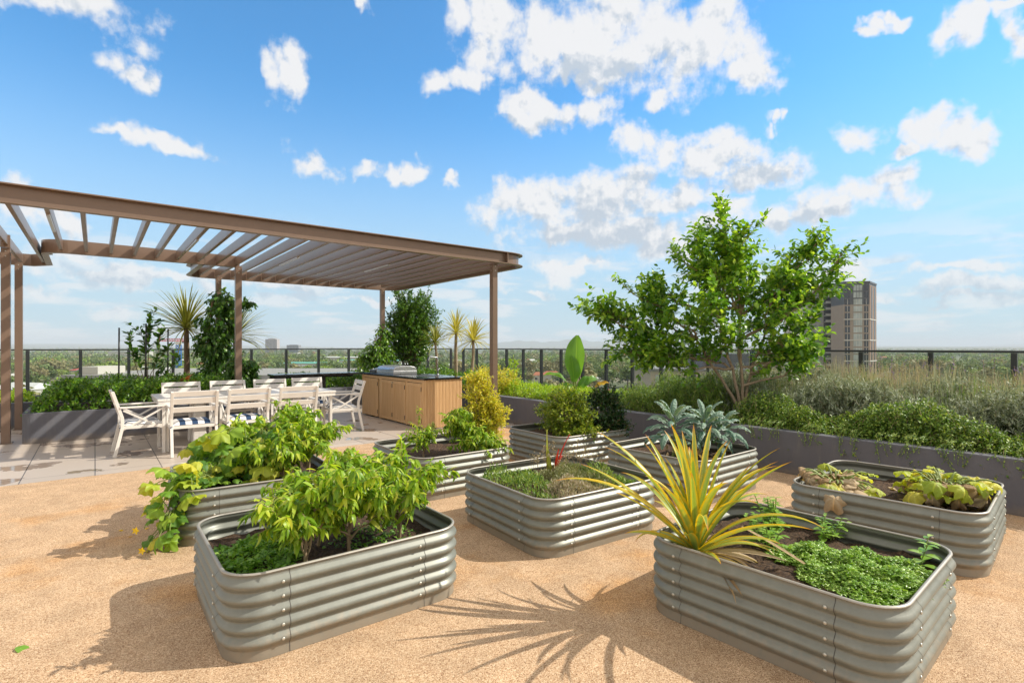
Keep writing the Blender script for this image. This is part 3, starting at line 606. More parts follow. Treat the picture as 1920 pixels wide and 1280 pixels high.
for i in range(9): y0 = -TW+.115+i*(2*TW-.23)/9; mb.box(-TL+.11, TL-.11, y0+.002, y0+(2*TW-.23)/9-.002, .722, .748)
mb.box(-TL+.11, TL-.11, -TW, -TW+.113, .72, .75); mb.box(-TL+.11, TL-.11, TW-.113, TW, .72, .75); mb.box(-TL, -TL+.108, -TW, TW, .72, .75); mb.box(TL-.108, TL, -TW, TW, .72, .75)
bevel(mb.build('tabletop', M['white'], tb), .003)
mb = MB(); mb.box(-TL+.01, TL-.01, -TW+.01, -TW+.035, .665, .719); mb.box(-TL+.01, TL-.01, TW-.035, TW-.01, .665, .719); mb.box(-TL+.01, -TL+.035, -TW+.036, TW-.036, .665, .719); mb.box(TL-.035, TL-.01, -TW+.036, TW-.036, .665, .719); mb.build('apron', M['white'], tb)
for x in (-.72, .72):
    for y in (-.2, .2):
        mb = MB(); v = [(sx*w+x, sy*d+y, z) for z, w, d in ((0, .10, .09), (.66, .07, .06)) for sx, sy in ((-1, -1), (1, -1), (1, 1), (-1, 1))]
        mb.add(v, [(0, 3, 2, 1), (4, 5, 6, 7), (0, 1, 5, 4), (1, 2, 6, 5), (2, 3, 7, 6), (3, 0, 4, 7)]); bevel(mb.build('leg', M['white'], tb), .02, 3)
mb = MB(); mb.box(-.72, .72, -.04, .04, .60, .658); mb.build('stretcher', M['white'], tb)

# ------------------------------------------------------------------ barbecue island, grill, sink, bench bar
isl = thing('barbecue_island', 'timber battened kitchen cabinet with black stone top under the pergola', 'cabinet', F(4.70, 8.58, .001), ANG)
LB, WB, HB = 2.86, .80, .895
mb = MB(); mb.box(.02, WB-.02, .02, LB-.02, .03, HB-.002); mb.build('carcass', M['darkg'], isl)
mb = MB(); w = WB/26
for i in range(26): mb.box(i*w+.005, (i+1)*w-.005, -.004, .021, .012, HB-.004)
mb.box(.003, WB-.003, .012, .026, .012, HB-.004); mb.build('end_panel', M['wood'], isl)
mb = MB(); mb.box(-.002, .02, .027, .09, .012, HB-.004); mb.box(-.002, .02, .70, .745, .012, HB-.004); mb.box(-.002, .02, 1.86, 1.95, .012, HB-.004); mb.box(-.002, .02, LB-.08, LB, .012, HB-.004); mb.box(-.001, .018, .09, LB-.08, HB-.06, HB-.006); mb.build('frame', M['wood'], isl)
for y0, y1 in ((.095, .695), (.75, 1.295), (1.305, 1.855), (2.00, 2.76)):
    d = MB(); fr = .055
    d.box(-.010, .012, y0, y1, .03, .03+fr); d.box(-.010, .012, y0, y1, HB-.07-fr, HB-.07); d.box(-.010, .012, y0, y0+fr, .03+fr, HB-.07-fr); d.box(-.010, .012, y1-fr, y1, .03+fr, HB-.07-fr)
    n = 14; ww = (y1-y0-2*fr)/n
    for i in range(n): d.box(-.006, .010, y0+fr+i*ww+.004, y0+fr+(i+1)*ww-.004, .03+fr, HB-.07-fr)
    dd = d.build('door', M['wood'], isl)
    h = MB()
    for z in (.14, .72): h.box(-.018, -.010, y0+.008, y0+.022, z-.04, z+.04)
    h.build('hinge', M['grillb'], dd)
mb = MB(); mb.box(-.014, -.011, 1.285, 1.315, .775, .80); mb.lathe([(.012, 0), (.012, .02)], 10, (-.02, 1.30, .78)); mb.build('lock', M['chrome'], isl)
mb = MB(); mb.box(-.03, WB+.03, -.03, LB+.02, HB, HB+.036); bevel(mb.build('countertop', M['black'], isl), .004)
gr = thing('barbecue_grill', 'built in steel barbecue with low lid on the cabinet top', 'grill', F(5.10, 10.55, HB+.0375), ANG)
mb = MB(); mb.box(-.27, .27, -.42, .42, 0, .07); bevel(mb.build('body', M['grill'], gr), .01)
mb = MB(); prof = [(-.26, .071), (-.26, .11), (-.22, .145), (-.12, .165), (.12, .165), (.22, .145), (.26, .11), (.26, .071)]
n = len(prof); v = [(x, y, z) for y in (-.41, .41) for x, z in prof]; mb.add(v, [tuple(range(n))[::-1], tuple(range(n, 2*n))] + [(i, i+1, n+i+1, n+i) for i in range(n-1)]); bevel(mb.build('lid', M['grill'], gr), .008)
mb = MB(); mb.tube([(-.29, -.3, .10), (-.29, .3, .10)], .011, 8)
for y in (-.28, .28): mb.tube([(-.29, y, .10), (-.25, y, .10)], .008, 6)
mb.build('handle', M['chrome'], gr)
sb = thing('side_burner', 'black side burner with grey cover left of the steel barbecue lid', 'burner', F(5.06, 11.2, HB+.0375), ANG)
mb = MB(); mb.box(-.22, .22, -.17, .17, 0, .06); bevel(mb.build('body', M['grillb'], sb), .008)
mb = MB(); mb.lathe([(.17, .061), (.165, .085), (.10, .10), (.02, .105)], 20); mb.build('cover', M['grill'], sb, True)
sk = thing('sink', 'steel sink set into the black counter near the tap', 'sink', F(5.12, 9.25, HB+.0365), ANG)
mb = MB(); mb.box(-.2, .2, -.28, -.25, 0, .006); mb.box(-.2, .2, .25, .28, 0, .006); mb.box(-.2, -.17, -.25, .25, 0, .006); mb.box(.17, .2, -.25, .25, 0, .006); mb.build('rim', M['chrome'], sk)
mb = MB(); mb.box(-.168, .168, -.248, .248, .0005, .002); mb.build('basin', M['grillb'], sk)
fc = thing('faucet', 'tall square arched steel tap on the black counter', 'tap', F(5.38, 9.28, HB+.0365), ANG)
P_ = fillet([(0, 0), (0, .36), (-.22, .36), (-.22, .27)], [0, .06, .05, 0], 6)
mb = MB(); mb.tube([(0, p.x*1.2, p.y) for p in P_] if False else [(p.x*.9, 0, p.y) for p in P_], .013, 10); mb.lathe([(.028, 0), (.028, .02), (.018, .03)], 14); mb.build('spout', M['chrome'], fc, True)
mb = MB(); mb.tube([(0, 0, .09), (0, -.05, .10), (0, -.06, .15)], .009, 8); mb.build('handle', M['chrome'], fc, True)
bb = thing('bench_bar', 'black metal bar counter along the rear planter, left of the timber cabinet', 'bench', F(3.75, 11.80, .001), ANG)
mb = MB(); mb.box(-.88, .98, -.27, .27, .885, .925); bevel(mb.build('counter', M['black'], bb), .004)
for x in (-.8, .25): mb = MB(); mb.box(x-.05, x+.05, .12, .22, 0, .884); mb.build('leg', M['blackm'], bb)
mb = MB(); mb.box(-.84, .94, .15, .19, .82, .884); mb.build('brace', M['blackm'], bb)

# ------------------------------------------------------------------ raised garden beds
BH, BULGE, NR = .41, .023, 5
def rr(hx, hy, r, n=9, m=7):
    """rounded rectangle, counter-clockwise, with outward normals"""
    P = []; cs = [(hx-r, -hy+r, -90), (hx-r, hy-r, 0), (-hx+r, hy-r, 90), (-hx+r, -hy+r, 180)]
    for i, (x, y, a0) in enumerate(cs):
        for k in range(n+1):
            a = radians(a0+90*k/n); P.append((x+r*cos(a), y+r*sin(a), cos(a), sin(a)))
        nx, ny, a1 = cs[(i+1) % 4]; e = P[-1]; a = radians(a1); s = (nx+r*cos(a), ny+r*sin(a))
        for k in range(1, m): t = k/m; P.append((e[0]*(1-t)+s[0]*t, e[1]*(1-t)+s[1]*t, e[2], e[3]))
    return P
def prof():
    pr = [(.006, 0), (.003, .03), (0, .045)]; z0, z1 = .047, BH-.016; n = 9
    for r in range(NR):
        for k in range(n):
            t = k/n; pr.append((BULGE*(.5-.5*cos(2*pi*t))**.75, z0+(z1-z0)*(r+t)/NR))
    pr += [(0, z1), (.002, BH)]; return pr
PR = prof()
def garden_bed(label, cx, cy, hx, hy, rot, soil_z=.31):
    t = thing('raised_bed', label, 'planter', (cx, cy, .001), rot, 'corrugated steel raised beds'); r = .17
    ring = rr(hx, hy, r); mb = MB()
    mb.grid([[(x+nx*o, y+ny*o, z) for x, y, nx, ny in ring] for o, z in PR], closed=True)
    mb.grid([[(x+nx*(o-.004), y+ny*(o-.004), z) for x, y, nx, ny in ring] for o, z in PR[::-1] if z > .05], closed=True); mb.build('wall', M['bed'], t, True)
    mb = MB(); n = 8; R = []
    for k in range(n): a = 2*pi*k/n; R.append([(x+nx*(.0+.009*cos(a)), y+ny*(.0+.009*cos(a)), BH+.003+.007*sin(a)) for x, y, nx, ny in ring])
    mb.grid(R+[R[0]], closed=True); mb.build('rim', M['rim'], t, True)
    # seams and bolts
    b0 = None
    seams = [(s*(hx-r-.10), sy*hy, 0, sy) for s in (-1, 1) for sy in (-1, 1)] + [(sx*hx, s*(hy-r-.06), sx, 0) for s in (-1, 1) for sx in (-1, 1)]
    for x, y, nx, ny in seams:
        tx, ty = -ny, nx; R = []
        for o, z in PR:
            R.append([(x+nx*(o+.0015)+tx*w, y+ny*(o+.0015)+ty*w, z) for w in (-.0013, .0013)])
        sm = MB(); sm.grid(R); sm.build('seam', M['seam'], t)
        for k in range(NR):
            z = .047+(BH-.063)*(k+.5)/NR; sh = .035 if (x+y) > 0 else -.035
            if b0 is None:
                q = MB(); q.lathe([(.0085, 0), (.0085, .002), (.006, .005), (.002, .0062)], 10); o = b0 = q.build('bolt', M['bolt'], t, True)
            else: o = b0.copy(); COL.objects.link(o)
            o.parent = t; o.location = (x+nx*(BULGE)+tx*sh*abs(ny+nx), y+ny*(BULGE)+ty*sh, z); o.rotation_euler = Vector((nx, ny, 0)).to_track_quat('Z', 'Y').to_euler()
    # soil: a lumpy sheet
    n = 34; P = []
    rg = np.random.default_rng(int(abs(cx*100)+abs(cy*10)))
    ph = rg.uniform(0, 6, 8)
    for i in range(n+1):
        row = []
        for j in range(n+1):
            u = -1+2*i/n; v = -1+2*j/n; k = max(abs(u), abs(v)); L = sqrt(u*u+v*v)
            q = k/max(L, 1e-6) if L > 0 else 1; q = 1-(1-q)*(.30)*k**6
            z = soil_z + .012*sin(u*7+ph[0])*cos(v*6+ph[1]) + .008*sin(u*19+ph[2])*sin(v*17+ph[3]) + rg.normal()*.0045
            row.append((u*(hx-.004)*(1 if k < .99 else q), v*(hy-.004)*(1 if k < .99 else q), z))
        P.append(row)
    # keep inside the rounded corners
    for row in P:
        for j, (x, y, z) in enumerate(row):
            ax, ay = abs(x)-(hx-r), abs(y)-(hy-r)
            if ax > 0 and ay > 0:
                L = sqrt(ax*ax+ay*ay)
                if L > r-.004: s = (r-.004)/L; row[j] = (math.copysign(hx-r+ax*s, x), math.copysign(hy-r+ay*s, y), z)
    mb = MB(); mb.grid(P); mb.build('soil', M['soil'], t, True)
    return t
BEDS = dict(
 A=(-1.147, 2.87+.0, .64, .56, radians(37.7), .28), B=(.39, 4.57, .61, .60, radians(35), .30), C=(1.59, 2.98, .57, .61, radians(40.5), .31),
 D=(3.12, 4.29, .66, .60, radians(42), .29), E=(-2.33, 4.79, .60, .60, radians(35), .33), F=(-.80, 5.96, .57, .61, radians(37), .30),
 G=(.76, 7.17, .64, .56, radians(36), .33), H=(1.85, 5.83, .585, .60, radians(39), .31))
lab = dict(A='corrugated steel bed at the front left with three tall chilli bushes', B='square corrugated steel bed full of thyme in the middle of the terrace', C='large corrugated steel bed at the front right holding a pineapple plant and parsley',
 D='corrugated steel bed by the dark grey wall with withered squash plants', E='corrugated steel bed with cucumber vine hanging over its left side', F='corrugated steel bed with mostly bare soil in front of the timber cabinet',
 G='shaded corrugated steel bed with two round clipped bushes', H='corrugated steel bed with blue green kale behind the pineapple')
def bed_from(left, near, right):
    """centre, half sizes and angle of a bed from three of its corners on the ground"""
    L, N_, R = (Vector(p) for p in (left, near, right)); u = R-N_; v = L-N_
    ang = (atan2(u.y, u.x) + atan2(v.y, v.x)-pi/2)/2; c = (L+R)/2; return c.x, c.y, u.length/2, v.length/2, ang
geo = dict(A=bed_from((-1.9955, 3.354), (-1.312, 2.466), (-.299, 3.254)), B=bed_from((-.460, 4.70), (.224, 3.733), (1.241, 4.431)), C=bed_from((.752, 3.07), (1.565, 2.171), (2.429, 2.891)), D=bed_from((2.171, 4.27), (3.02, 3.44), (4.00, 4.29)))
for k, v in geo.items(): BEDS[k] = (*v, BEDS[k][5])
BED = {k: garden_bed(lab[k], *v) for k, v in BEDS.items()}
SZ = {k: v[5] for k, v in BEDS.items()}
print({k: [round(x, 2) for x in v] for k, v in BEDS.items()})

# ------------------------------------------------------------------ leaf colours
LM = dict(
 chilli=leafmat('chilli_leaf', [(.09,.19,.016), (.17,.32,.022), (.27,.43,.03), (.40,.54,.05), (.56,.60,.08)], .43, .38, rib=(1.35,1.25,1.2)),
 cucumber=leafmat('cucumber_leaf', [(.06,.16,.02), (.13,.28,.03), (.24,.40,.04), (.38,.48,.05), (.60,.56,.07)], .42, .5, ribw=.03),
 mint=leafmat('mint_leaf', [(.08,.20,.02), (.15,.33,.035), (.27,.45,.06)], .3, .45),
 parsley=leafmat('parsley_leaf', [(.13,.27,.025), (.24,.42,.055), (.40,.56,.13)], .3, .28, ribw=0),
 yellow=leafmat('yellow_shrub_leaf', [(.30,.34,.03), (.48,.50,.05), (.64,.62,.08), (.70,.55,.09)], .35, .45),
 olive=leafmat('olive_bush_leaf', [(.08,.16,.015), (.20,.29,.025), (.40,.45,.05)], .3, .45),
 dark=leafmat('dark_bush_leaf', [(.012,.04,.010), (.025,.07,.015), (.05,.11,.02)], .2, .35),
 ficus=leafmat('glossy_tree_leaf', [(.03,.085,.012), (.07,.17,.02), (.16,.29,.03)], .25, .3, spec=.6),
 vine=leafmat('climber_leaf', [(.03,.09,.014), (.06,.16,.02), (.13,.26,.03)], .28, .35),
 hedge=leafmat('hedge_leaf', [(.04,.12,.014), (.11,.25,.022), (.25,.42,.035)], .3, .32, spec=.6),
 lime=leafmat('lime_groundcover_leaf', [(.18,.33,.015), (.30,.46,.025), (.45,.56,.05)], .35, .4),
 tree=leafmat('ovate_tree_leaf', [(.045,.13,.016), (.10,.24,.025), (.17,.34,.035), (.26,.44,.045), (.40,.56,.07)], .42, .33, spec=.55),
 grey=leafmat('grey_shrub_leaf', [(.13,.17,.10), (.27,.32,.22), (.46,.50,.38)], .15, .6, ribw=0),
 trail=leafmat('trailing_leaf', [(.05,.12,.018), (.12,.23,.035), (.22,.34,.06), (.38,.47,.10)], .25, .45, ribw=0),
 seed=leafmat('dry_flower_stalk', [(.28,.23,.15), (.42,.36,.26), (.52,.44,.35), (.31,.32,.18)], .2, .8, ribw=0),
 purple=leafmat('purple_flower', [(.18,.11,.38), (.30,.20,.50)], .2, .7, ribw=0),
 thyme=leafmat('thyme_leaf', [(.14,.16,.06), (.24,.26,.11), (.35,.34,.20)], .2, .6, ribw=0),
 pine=leafmat('pineapple_leaf', [(.24,.36,.07), (.34,.43,.09), (.44,.46,.10)], .25, .38, rib=(.66,.86,.8), ribw=.18, edge=((.60,.44,.018), .26), patch=((.60,.47,.04), 9, .54), tip=((.62,.24,.03), .86)),
 dry=leafmat('dead_leaf', [(.30,.20,.10), (.42,.31,.18), (.50,.40,.26)], .2, .8, bump=.4),
 wither=leafmat('withered_leaf', [(.30,.40,.04), (.52,.56,.06), (.60,.56,.10)], .35, .55, patch=((.48,.37,.20), 7, .60), bump=.3),
 kale=leafmat('kale_leaf', [(.07,.16,.11), (.11,.21,.15), (.17,.27,.20)], .15, .5, rib=(2.6,2.2,2.2), ribw=.07, bump=.9, edge=((.34,.42,.36), .36)),
 cord=leafmat('cordyline_leaf', [(.16,.20,.03), (.28,.30,.05), (.44,.42,.10)], .2, .4, rib=(.8,.9,.6), ribw=.15),
 cordy=leafmat('yellow_cordyline_leaf', [(.34,.34,.06), (.55,.48,.08), (.65,.58,.20)], .25, .4, rib=(.7,.85,.6), ribw=.2),
 banana=leafmat('banana_leaf', [(.10,.24,.03), (.17,.34,.05)], .4, .35, rib=(2.0,1.6,1.4), ribw=.03),
 red=leafmat('red_stalk', [(.42,.02,.015), (.55,.04,.02)], .2, .5, ribw=0), cactus=leafmat('flat_green_stalk', [(.20,.28,.03), (.30,.32,.05)], .2, .45, edge=((.45,.16,.05), .4), ribw=0),
 petal=leafmat('yellow_petal', [(.75,.50,.01), (.80,.58,.02)], .3, .5, ribw=0), copper=leafmat('copper_leaf', [(.30,.09,.03), (.40,.16,.05)], .2, .45))

def bedpt(k, x, y, z=0.0):
    """point given in terrace metres, on the soil of bed k"""
    return (x, y, SZ[k]+z)
def carpet(name, label, cat, cx, cy, ang, rx, ry, z0, lm, tmpl, n, size, h, upw=.6, kind='stuff', edge=.0, parent=None, dens=None, flat_=.6):
    """low ground cover of n leaves in an oval patch"""
    r = np.sqrt(RNG.uniform(0, 1, n)); a = RNG.uniform(0, 2*pi, n); wob = 1+.16*np.sin(a*3+cx*9)+.1*np.sin(a*7+cy*5)
    lx = np.cos(a)*r*rx*wob; ly = np.sin(a)*r*ry*wob
    X = cx+lx*cos(ang)-ly*sin(ang); Y = cy+lx*sin(ang)+ly*cos(ang)
    hh = h*(.65+.35*np.sin(X*23+1)*np.cos(Y*19))*(1-.75*r**3)
    Z = z0+hh*RNG.uniform(.2, 1, n)**.6
    D = rnd_unit(n)*[1, 1, .4]+[0, 0, upw*.5]; N = rnd_unit(n)*flat_+[0, 0, 1]; S = size*RNG.uniform(.6, 1.3, n)
    mb = MB(); idx = RNG.integers(0, len(tmpl), n)
    for i, T_ in enumerate(tmpl): k = idx == i; mb.inst(T_, np.stack([X, Y, Z], 1)[k], D[k], N[k], S[k])
    o = mb.build(name, lm, parent, True)
    if parent is None: tag(o, label, cat, kind=kind)
    return o

# ------------------------------------------------------------------ chilli bushes
def chilli(label, x, y, z, h, rad, n_br=9, size=.082, group='leafy chilli bushes in the raised beds', lean=(0, 0), lm=None, low=.38):
    t = thing('chilli_plant', label, 'plant', (x, y, z), RNG.uniform(0, 6), group); sm = MB(); mb = MB()
    sm.tube(path((0, 0, -.02), (lean[0]*.3, lean[1]*.3, h*low), (.01, .01, 0), 4), [.012, .0105, .0095, .009, .008], 7, False)
    for i in range(n_br):
        a = 2*pi*i/n_br+RNG.uniform(-.3, .3); rr_ = rad*RNG.uniform(.25, 1.0); zz = h*RNG.uniform(.55, 1.0)*(1-.22*(rr_/rad)**2)
        p0 = np.array((lean[0]*.2, lean[1]*.2, h*RNG.uniform(.12, low))); p1 = np.array((cos(a)*rr_+lean[0], sin(a)*rr_+lean[1], zz))
        P = path(p0, p1, (cos(a)*.03, sin(a)*.03, .02), 6, .008); sm.tube(P, np.linspace(.0065, .002, 7).tolist(), 5, False)
        twig_leaves(mb, P, L_LANCE, size, .0095, .55, .95, .42, .0)
        for k in range(7):
            q = P[RNG.integers(4, 7)]; e = q+RNG.normal(size=3)*[.08, .08, .06]+np.array([cos(a)*.04, sin(a)*.04, .02])
            Q = path(q, e, (0, 0, .01), 3); sm.tube(Q, .0018, 3, False); twig_leaves(mb, Q, L_LANCE, size*.9, .008, .6, .95, .2, 0)
    sm.build('stem', M['dstem'], t, True); mb.build('foliage', lm or LM['chilli'], t, True); return t
def inbed(k, u, v):
    """u, v in -1..1 inside bed k"""
    x, y, hx, hy, r, z = BEDS[k]; c, s = cos(r), sin(r); return x+u*hx*c-v*hy*s, y+u*hx*s+v*hy*c, z
for lb, u, v, h, r in [('tall chilli bush with bare pale stem nearest the camera in the front left bed', -.36, -.66, .68, .20), ('chilli bush in the middle of the front left bed, drooping yellow green leaves', .07, -.50, .56, .22), ('chilli bush at the right end of the front left bed, arching over its rim', .60, -.36, .54, .24), ('chilli bush at the rear of the front left bed against its back wall', .30, .15, .54, .20), ('chilli bush standing behind the pale stemmed one in the front left bed', -.10, -.05, .62, .18)]:
    x, y, z = inbed('A', u, v); chilli(lb, x, y, z, h, r, 11 if h > .6 else 10)
x, y, z = inbed('A', -.62, -.1)
carpet('mint_patch', 'low mint and clover patch at the left end of the front left bed', 'ground cover', x, y, BEDS['A'][4], .22, .42, SZ['A'], LM['mint'], L_SMALL, 2600, .036, .085)
x, y, z = inbed('A', .45, -.15)
carpet('weed_patch', 'thin weeds on bare soil between the chilli stems', 'ground cover', x, y, BEDS['A'][4], .28, .28, SZ['A'], LM['mint'], L_SMALL, 420, .03, .05)

# ------------------------------------------------------------------ cucumber vine and peppers in the left rear bed
def big_leaf(mb, sm, base, tipdir, L, tmpl, N=None, petiole=True, foot=None):
    d = np.array(tipdir, float); d /= np.linalg.norm(d)
    mb.inst(tmpl, [base], [d], [N if N is not None else (RNG.normal()*.25, RNG.normal()*.25-.25, 1)], L)
    if petiole and foot is not None: sm.tube(path(foot, np.array(base)+d*L*.25, (0, 0, .04), 5), .0035, 5, False)
t = thing('cucumber_plant', 'cucumber vine with broad lobed leaves spilling over the left side of its bed', 'plant', (0, 0, 0)); mb = MB(); sm = MB()
def E(u, v, z=0): x, y, zz = inbed('E', u, v); return np.array((x, y, zz+z))
spine = [E(-.25, .1, 0), E(-.5, -.3, .12), E(-.85, -.72, .13), E(-1.02, -.86, -.02), E(-1.08, -.90, -.22)]
sm.tube(spine, [.008, .007, .006, .005, .004], 6, False)
for i in range(84):
    f = RNG.uniform(0, 1)**.85*4; k = int(min(f, 3.999)); q = spine[k]*(1-(f-k))+spine[k+1]*(f-k)
    b = q+RNG.normal(size=3)*[.09, .09, .06]+[0, 0, .03]
    over = f > 2.6
    d = (RNG.normal(-.5, .4), RNG.normal(-.6, .4), -.5 if over else .1); n = (-.55, -.65, .5) if over else (RNG.normal()*.3, -.45+RNG.normal()*.3, 1)
    big_leaf(mb, sm, b, d, RNG.uniform(.11, .18), L_LOBE[RNG.integers(3)], n, True, q)
stakes = [(E(-.15, -.1), .46), (E(.05, -.3), .44), (E(-.45, .2), .36)]
for q, h in stakes:
    sm.tube(path(q, q+np.array([.02, 0, h]), (.02, 0, 0), 5), .006, 5, False)
    for i in range(30):
        b = q+np.array([RNG.normal()*.13, RNG.normal()*.13, RNG.uniform(.08, h)]); big_leaf(mb, sm, b, (RNG.normal(), RNG.normal()-.5, -.25), RNG.uniform(.12, .22), L_LOBE[RNG.integers(3)], (RNG.normal()*.5, -.7, .8), True, q+np.array([0, 0, b[2]-q[2]-.03]))
for i in range(40): b = E(RNG.uniform(-.9, .2), RNG.uniform(-.95, .2), RNG.uniform(.02, .12)); big_leaf(mb, sm, b, (RNG.normal(), RNG.normal(), .1), RNG.uniform(.07, .12), L_LOBE[RNG.integers(3)], None, False)
sm.build('stem', M['stem'], t, True); mb.build('foliage', LM['cucumber'], t, True)
fl = MB()
for p in [E(-1.42, -1.0, -.14), E(-1.36, -1.06, -.28)]:
    for k in range(5): a = 2*pi*k/5; fl.inst(L_SMALL[0], [p], [(cos(a)*.8, -.3, sin(a)*.8)], [(0, -1, .2)], .032)
fl.build('flower', LM['petal'], t, True)
for lb, u, v, h, r in [('pepper plant beside the cucumber vine, narrow leaves reaching toward the chairs', .30, -.55, .46, .20), ('tall pepper plant at the right of the cucumber bed', .68, -.45, .60, .22), ('wispy tall pepper plant at the rear right corner of the cucumber bed', .62, .15, .64, .18), ('bushy light green herb in the middle of the cucumber bed', -.05, .25, .52, .24)]:
    x, y, z = inbed('E', u, v); chilli(lb, x, y, z, h, r, 10, .085)
hp = thing('plant_hoop', 'thin wire support hoop standing behind the cucumber leaves', 'plant support', tuple(E(-.1, .3)))
mb = MB(); mb.tube([(-.06, 0, 0), (-.06, 0, .42)]+[(-.06*cos(pi*k/8), 0, .42+.08*sin(pi*k/8)) for k in range(1, 8)]+[(.06, 0, .42), (.06, 0, 0)], .003, 6); mb.tube([(.13, 0, -.02), (.13, 0, .38)], .005, 6); mb.build('wire', M['chrome'], hp, True)

# ------------------------------------------------------------------ bed in front of the cabinet
def F_(u, v): return inbed('F', u, v)
x, y, z = F_(-.43, -.13); chilli('small yellow green seedling near the left end of the bare soil bed', x, y, z, .36, .10, 7, .06, None, low=.3)
x, y, z = F_(.30, -.34); chilli('upright pepper plant in the middle of the bare soil bed', x, y, z, .56, .10, 9, .085, None, low=.3)
x, y, z = F_(.46, -.60); chilli('short bushy pepper plant in front of the upright one', x, y, z, .26, .17, 9, .075, None, low=.3)
x, y, z = F_(.80, -.35); shrub('golden_shrub', 'golden yellow small leaved shrub at the right end of the bare soil bed', 'shrub', (x, y, z), [((.02, .0, .32), (.23, .20, .26)), ((-.04, .05, .62), (.24, .2, .24)), ((.06, 0, .46), (.25, .2, .22)), ((-.08, .05, .84), (.17, .15, .14))], LM['yellow'], L_SMALL, .040, 900, .10, .011, stems=3, shell=.3)
# ------------------------------------------------------------------ clipped bushes in the shaded bed
x, y, z = inbed('G', -.30, -.40); shrub('clipped_bush', 'rounded yellow green bush at the left of the shaded bed', 'shrub', (x, y, z), [((0, 0, .30), (.36, .34, .33)), ((.1, -.12, .12), (.34, .28, .17)), ((-.05, 0, .52), (.22, .2, .16))], LM['olive'], L_SMALL, .048, 950, .10, .013, stems=4, shell=.45)
x, y, z = inbed('G', .62, -.45); shrub('clipped_bush', 'rounded dark green bush at the right of the shaded bed', 'shrub', (x, y, z), [((0, 0, .30), (.34, .34, .34)), ((.08, -.08, .14), (.34, .30, .18)), ((.02, 0, .50), (.24, .2, .18))], LM['dark'], L_SMALL, .046, 950, .10, .013, stems=4, shell=.45)
x, y, z = inbed('G', .15, .55)
shrub('mixed_bush', 'mid green bush growing behind the two rounded ones', 'shrub', (x, y, z), [((0, 0, .25), (.30, .26, .30))], LM['olive'], L_SMALL, .045, 320, .10, .014, shell=.45)

# ------------------------------------------------------------------ thyme bed
for lb, u, v, rx, ry, n, m_, h in [('grey green thyme covering the right half of the middle bed', .25, -.05, .36, .42, 6500, LM['thyme'], .15), ('pale dry thyme tuft near the front corner of the middle bed', -.1, -.45, .26, .22, 3200, LM['seed'], .13), ('fresh green oregano at the left of the middle bed', -.50, .25, .24, .50, 2800, LM['trail'], .14), ('green thyme along the right rim of the middle bed', .62, -.15, .2, .42, 2600, LM['trail'], .14)]:
    x, y, z = inbed('B', u, v)
    n_ = n; r = np.sqrt(RNG.uniform(0, 1, n_)); a = RNG.uniform(0, 2*pi, n_); mb = MB(); lx = np.cos(a)*r*rx; ly = np.sin(a)*r*ry; A_ = BEDS['B'][4]
    X = np.clip(u*BEDS['B'][2]+lx, -.545, .545); Y = np.clip(v*BEDS['B'][3]+ly, -.535, .535)
    Xw = BEDS['B'][0]+X*cos(A_)-Y*sin(A_); Yw = BEDS['B'][1]+X*sin(A_)+Y*cos(A_)
    hh = h*(.75+.45*np.sin(X*14+1.3*u)*np.cos(Y*12)+.2*np.sin(X*31)*np.sin(Y*37))*(1-.6*r**4); Z = z+hh*RNG.uniform(.15, 1, n_)**.5
    mb.inst(L_NEEDLE[1], np.stack([Xw, Yw, Z], 1), rnd_unit(n_)*[.9, .9, .4]+[0, 0, .9], rnd_unit(n_), RNG.uniform(.018, .040, n_))
    tag(mb.build('herb_carpet', m_), lb, 'ground cover', kind='stuff')
t = thing('dried_herb_stalks', 'sparse brown dried flower stalks rising from the thyme behind the red leaf', 'plant', (0, 0, 0)); mb = MB(); sm = MB()
for i in range(46):
    x, y, z = inbed('B', RNG.uniform(-.1, .85), RNG.uniform(.0, .88)); e = np.array((x+RNG.normal()*.05, y+RNG.normal()*.05, z+RNG.uniform(.15, .30))); P = path((x, y, z), e, RNG.normal(size=3)*.015, 4); sm.tube(P, .0011, 3, False)
    for k in range(4):
        q = e+RNG.normal(size=3)*[.022, .022, .014]; sm.tube([e-[0, 0, .03], q], .0008, 3, False); mb.inst(L_CLUMP[0], [q]*5, rnd_unit(5), rnd_unit(5), .009)
sm.build('stem', M['dstem'], t); mb.build('flower_head', LM['seed'], t)
def blade(mb, base, az, el, L, w, droop, n=10, cup=.25, twist=0.0, tipw=.0, mid=.35):
    """one strap leaf: starts at angle el, bends down along its length"""
    p = np.array(base, float); P = []; U = []; e = el; ds = L/n
    for i in range(n+1):
        s = i/n; ww = w*(.55+.45*min(1, s/mid))*(1-s**2.2)**.8 + (.0008 if s < 1 else tipw)
        d = np.array((cos(az)*cos(e), sin(az)*cos(e), sin(e))); side = np.array((-sin(az), cos(az), 0)); side = side*cos(twist*s)+np.cross(d, side)*sin(twist*s); up_ = np.cross(side, d)*-1
        if up_[2] < 0 and abs(e) < 1.4: up_ = -up_
        P.append([p-side*ww/2+up_*ww*cup, p, p+side*ww/2+up_*ww*cup]); U.append([(0, s), (.5, s), (1, s)])
        p = p+d*ds; e -= droop/n*(.4+1.2*s)
    mb.grid(P, U)
t = thing('succulent_stalk', 'flat green and red tipped stalks beside a wilted red leaf in the thyme bed', 'plant', (inbed('B', .25, .5)[0], inbed('B', .25, .5)[1], SZ['B'])); mb = MB()
for az, el, L, w, dr in [(2.6, 1.45, .30, .05, .1), (2.2, 1.50, .44, .04, -.1), (-2.0, 1.35, .26, .05, -.1)]: blade(mb, (RNG.normal()*.01, 0, 0), az, el, L, w, dr, 8, .12, .3, .02)
mb.build('stalk', LM['cactus'], t, True); mb = MB()
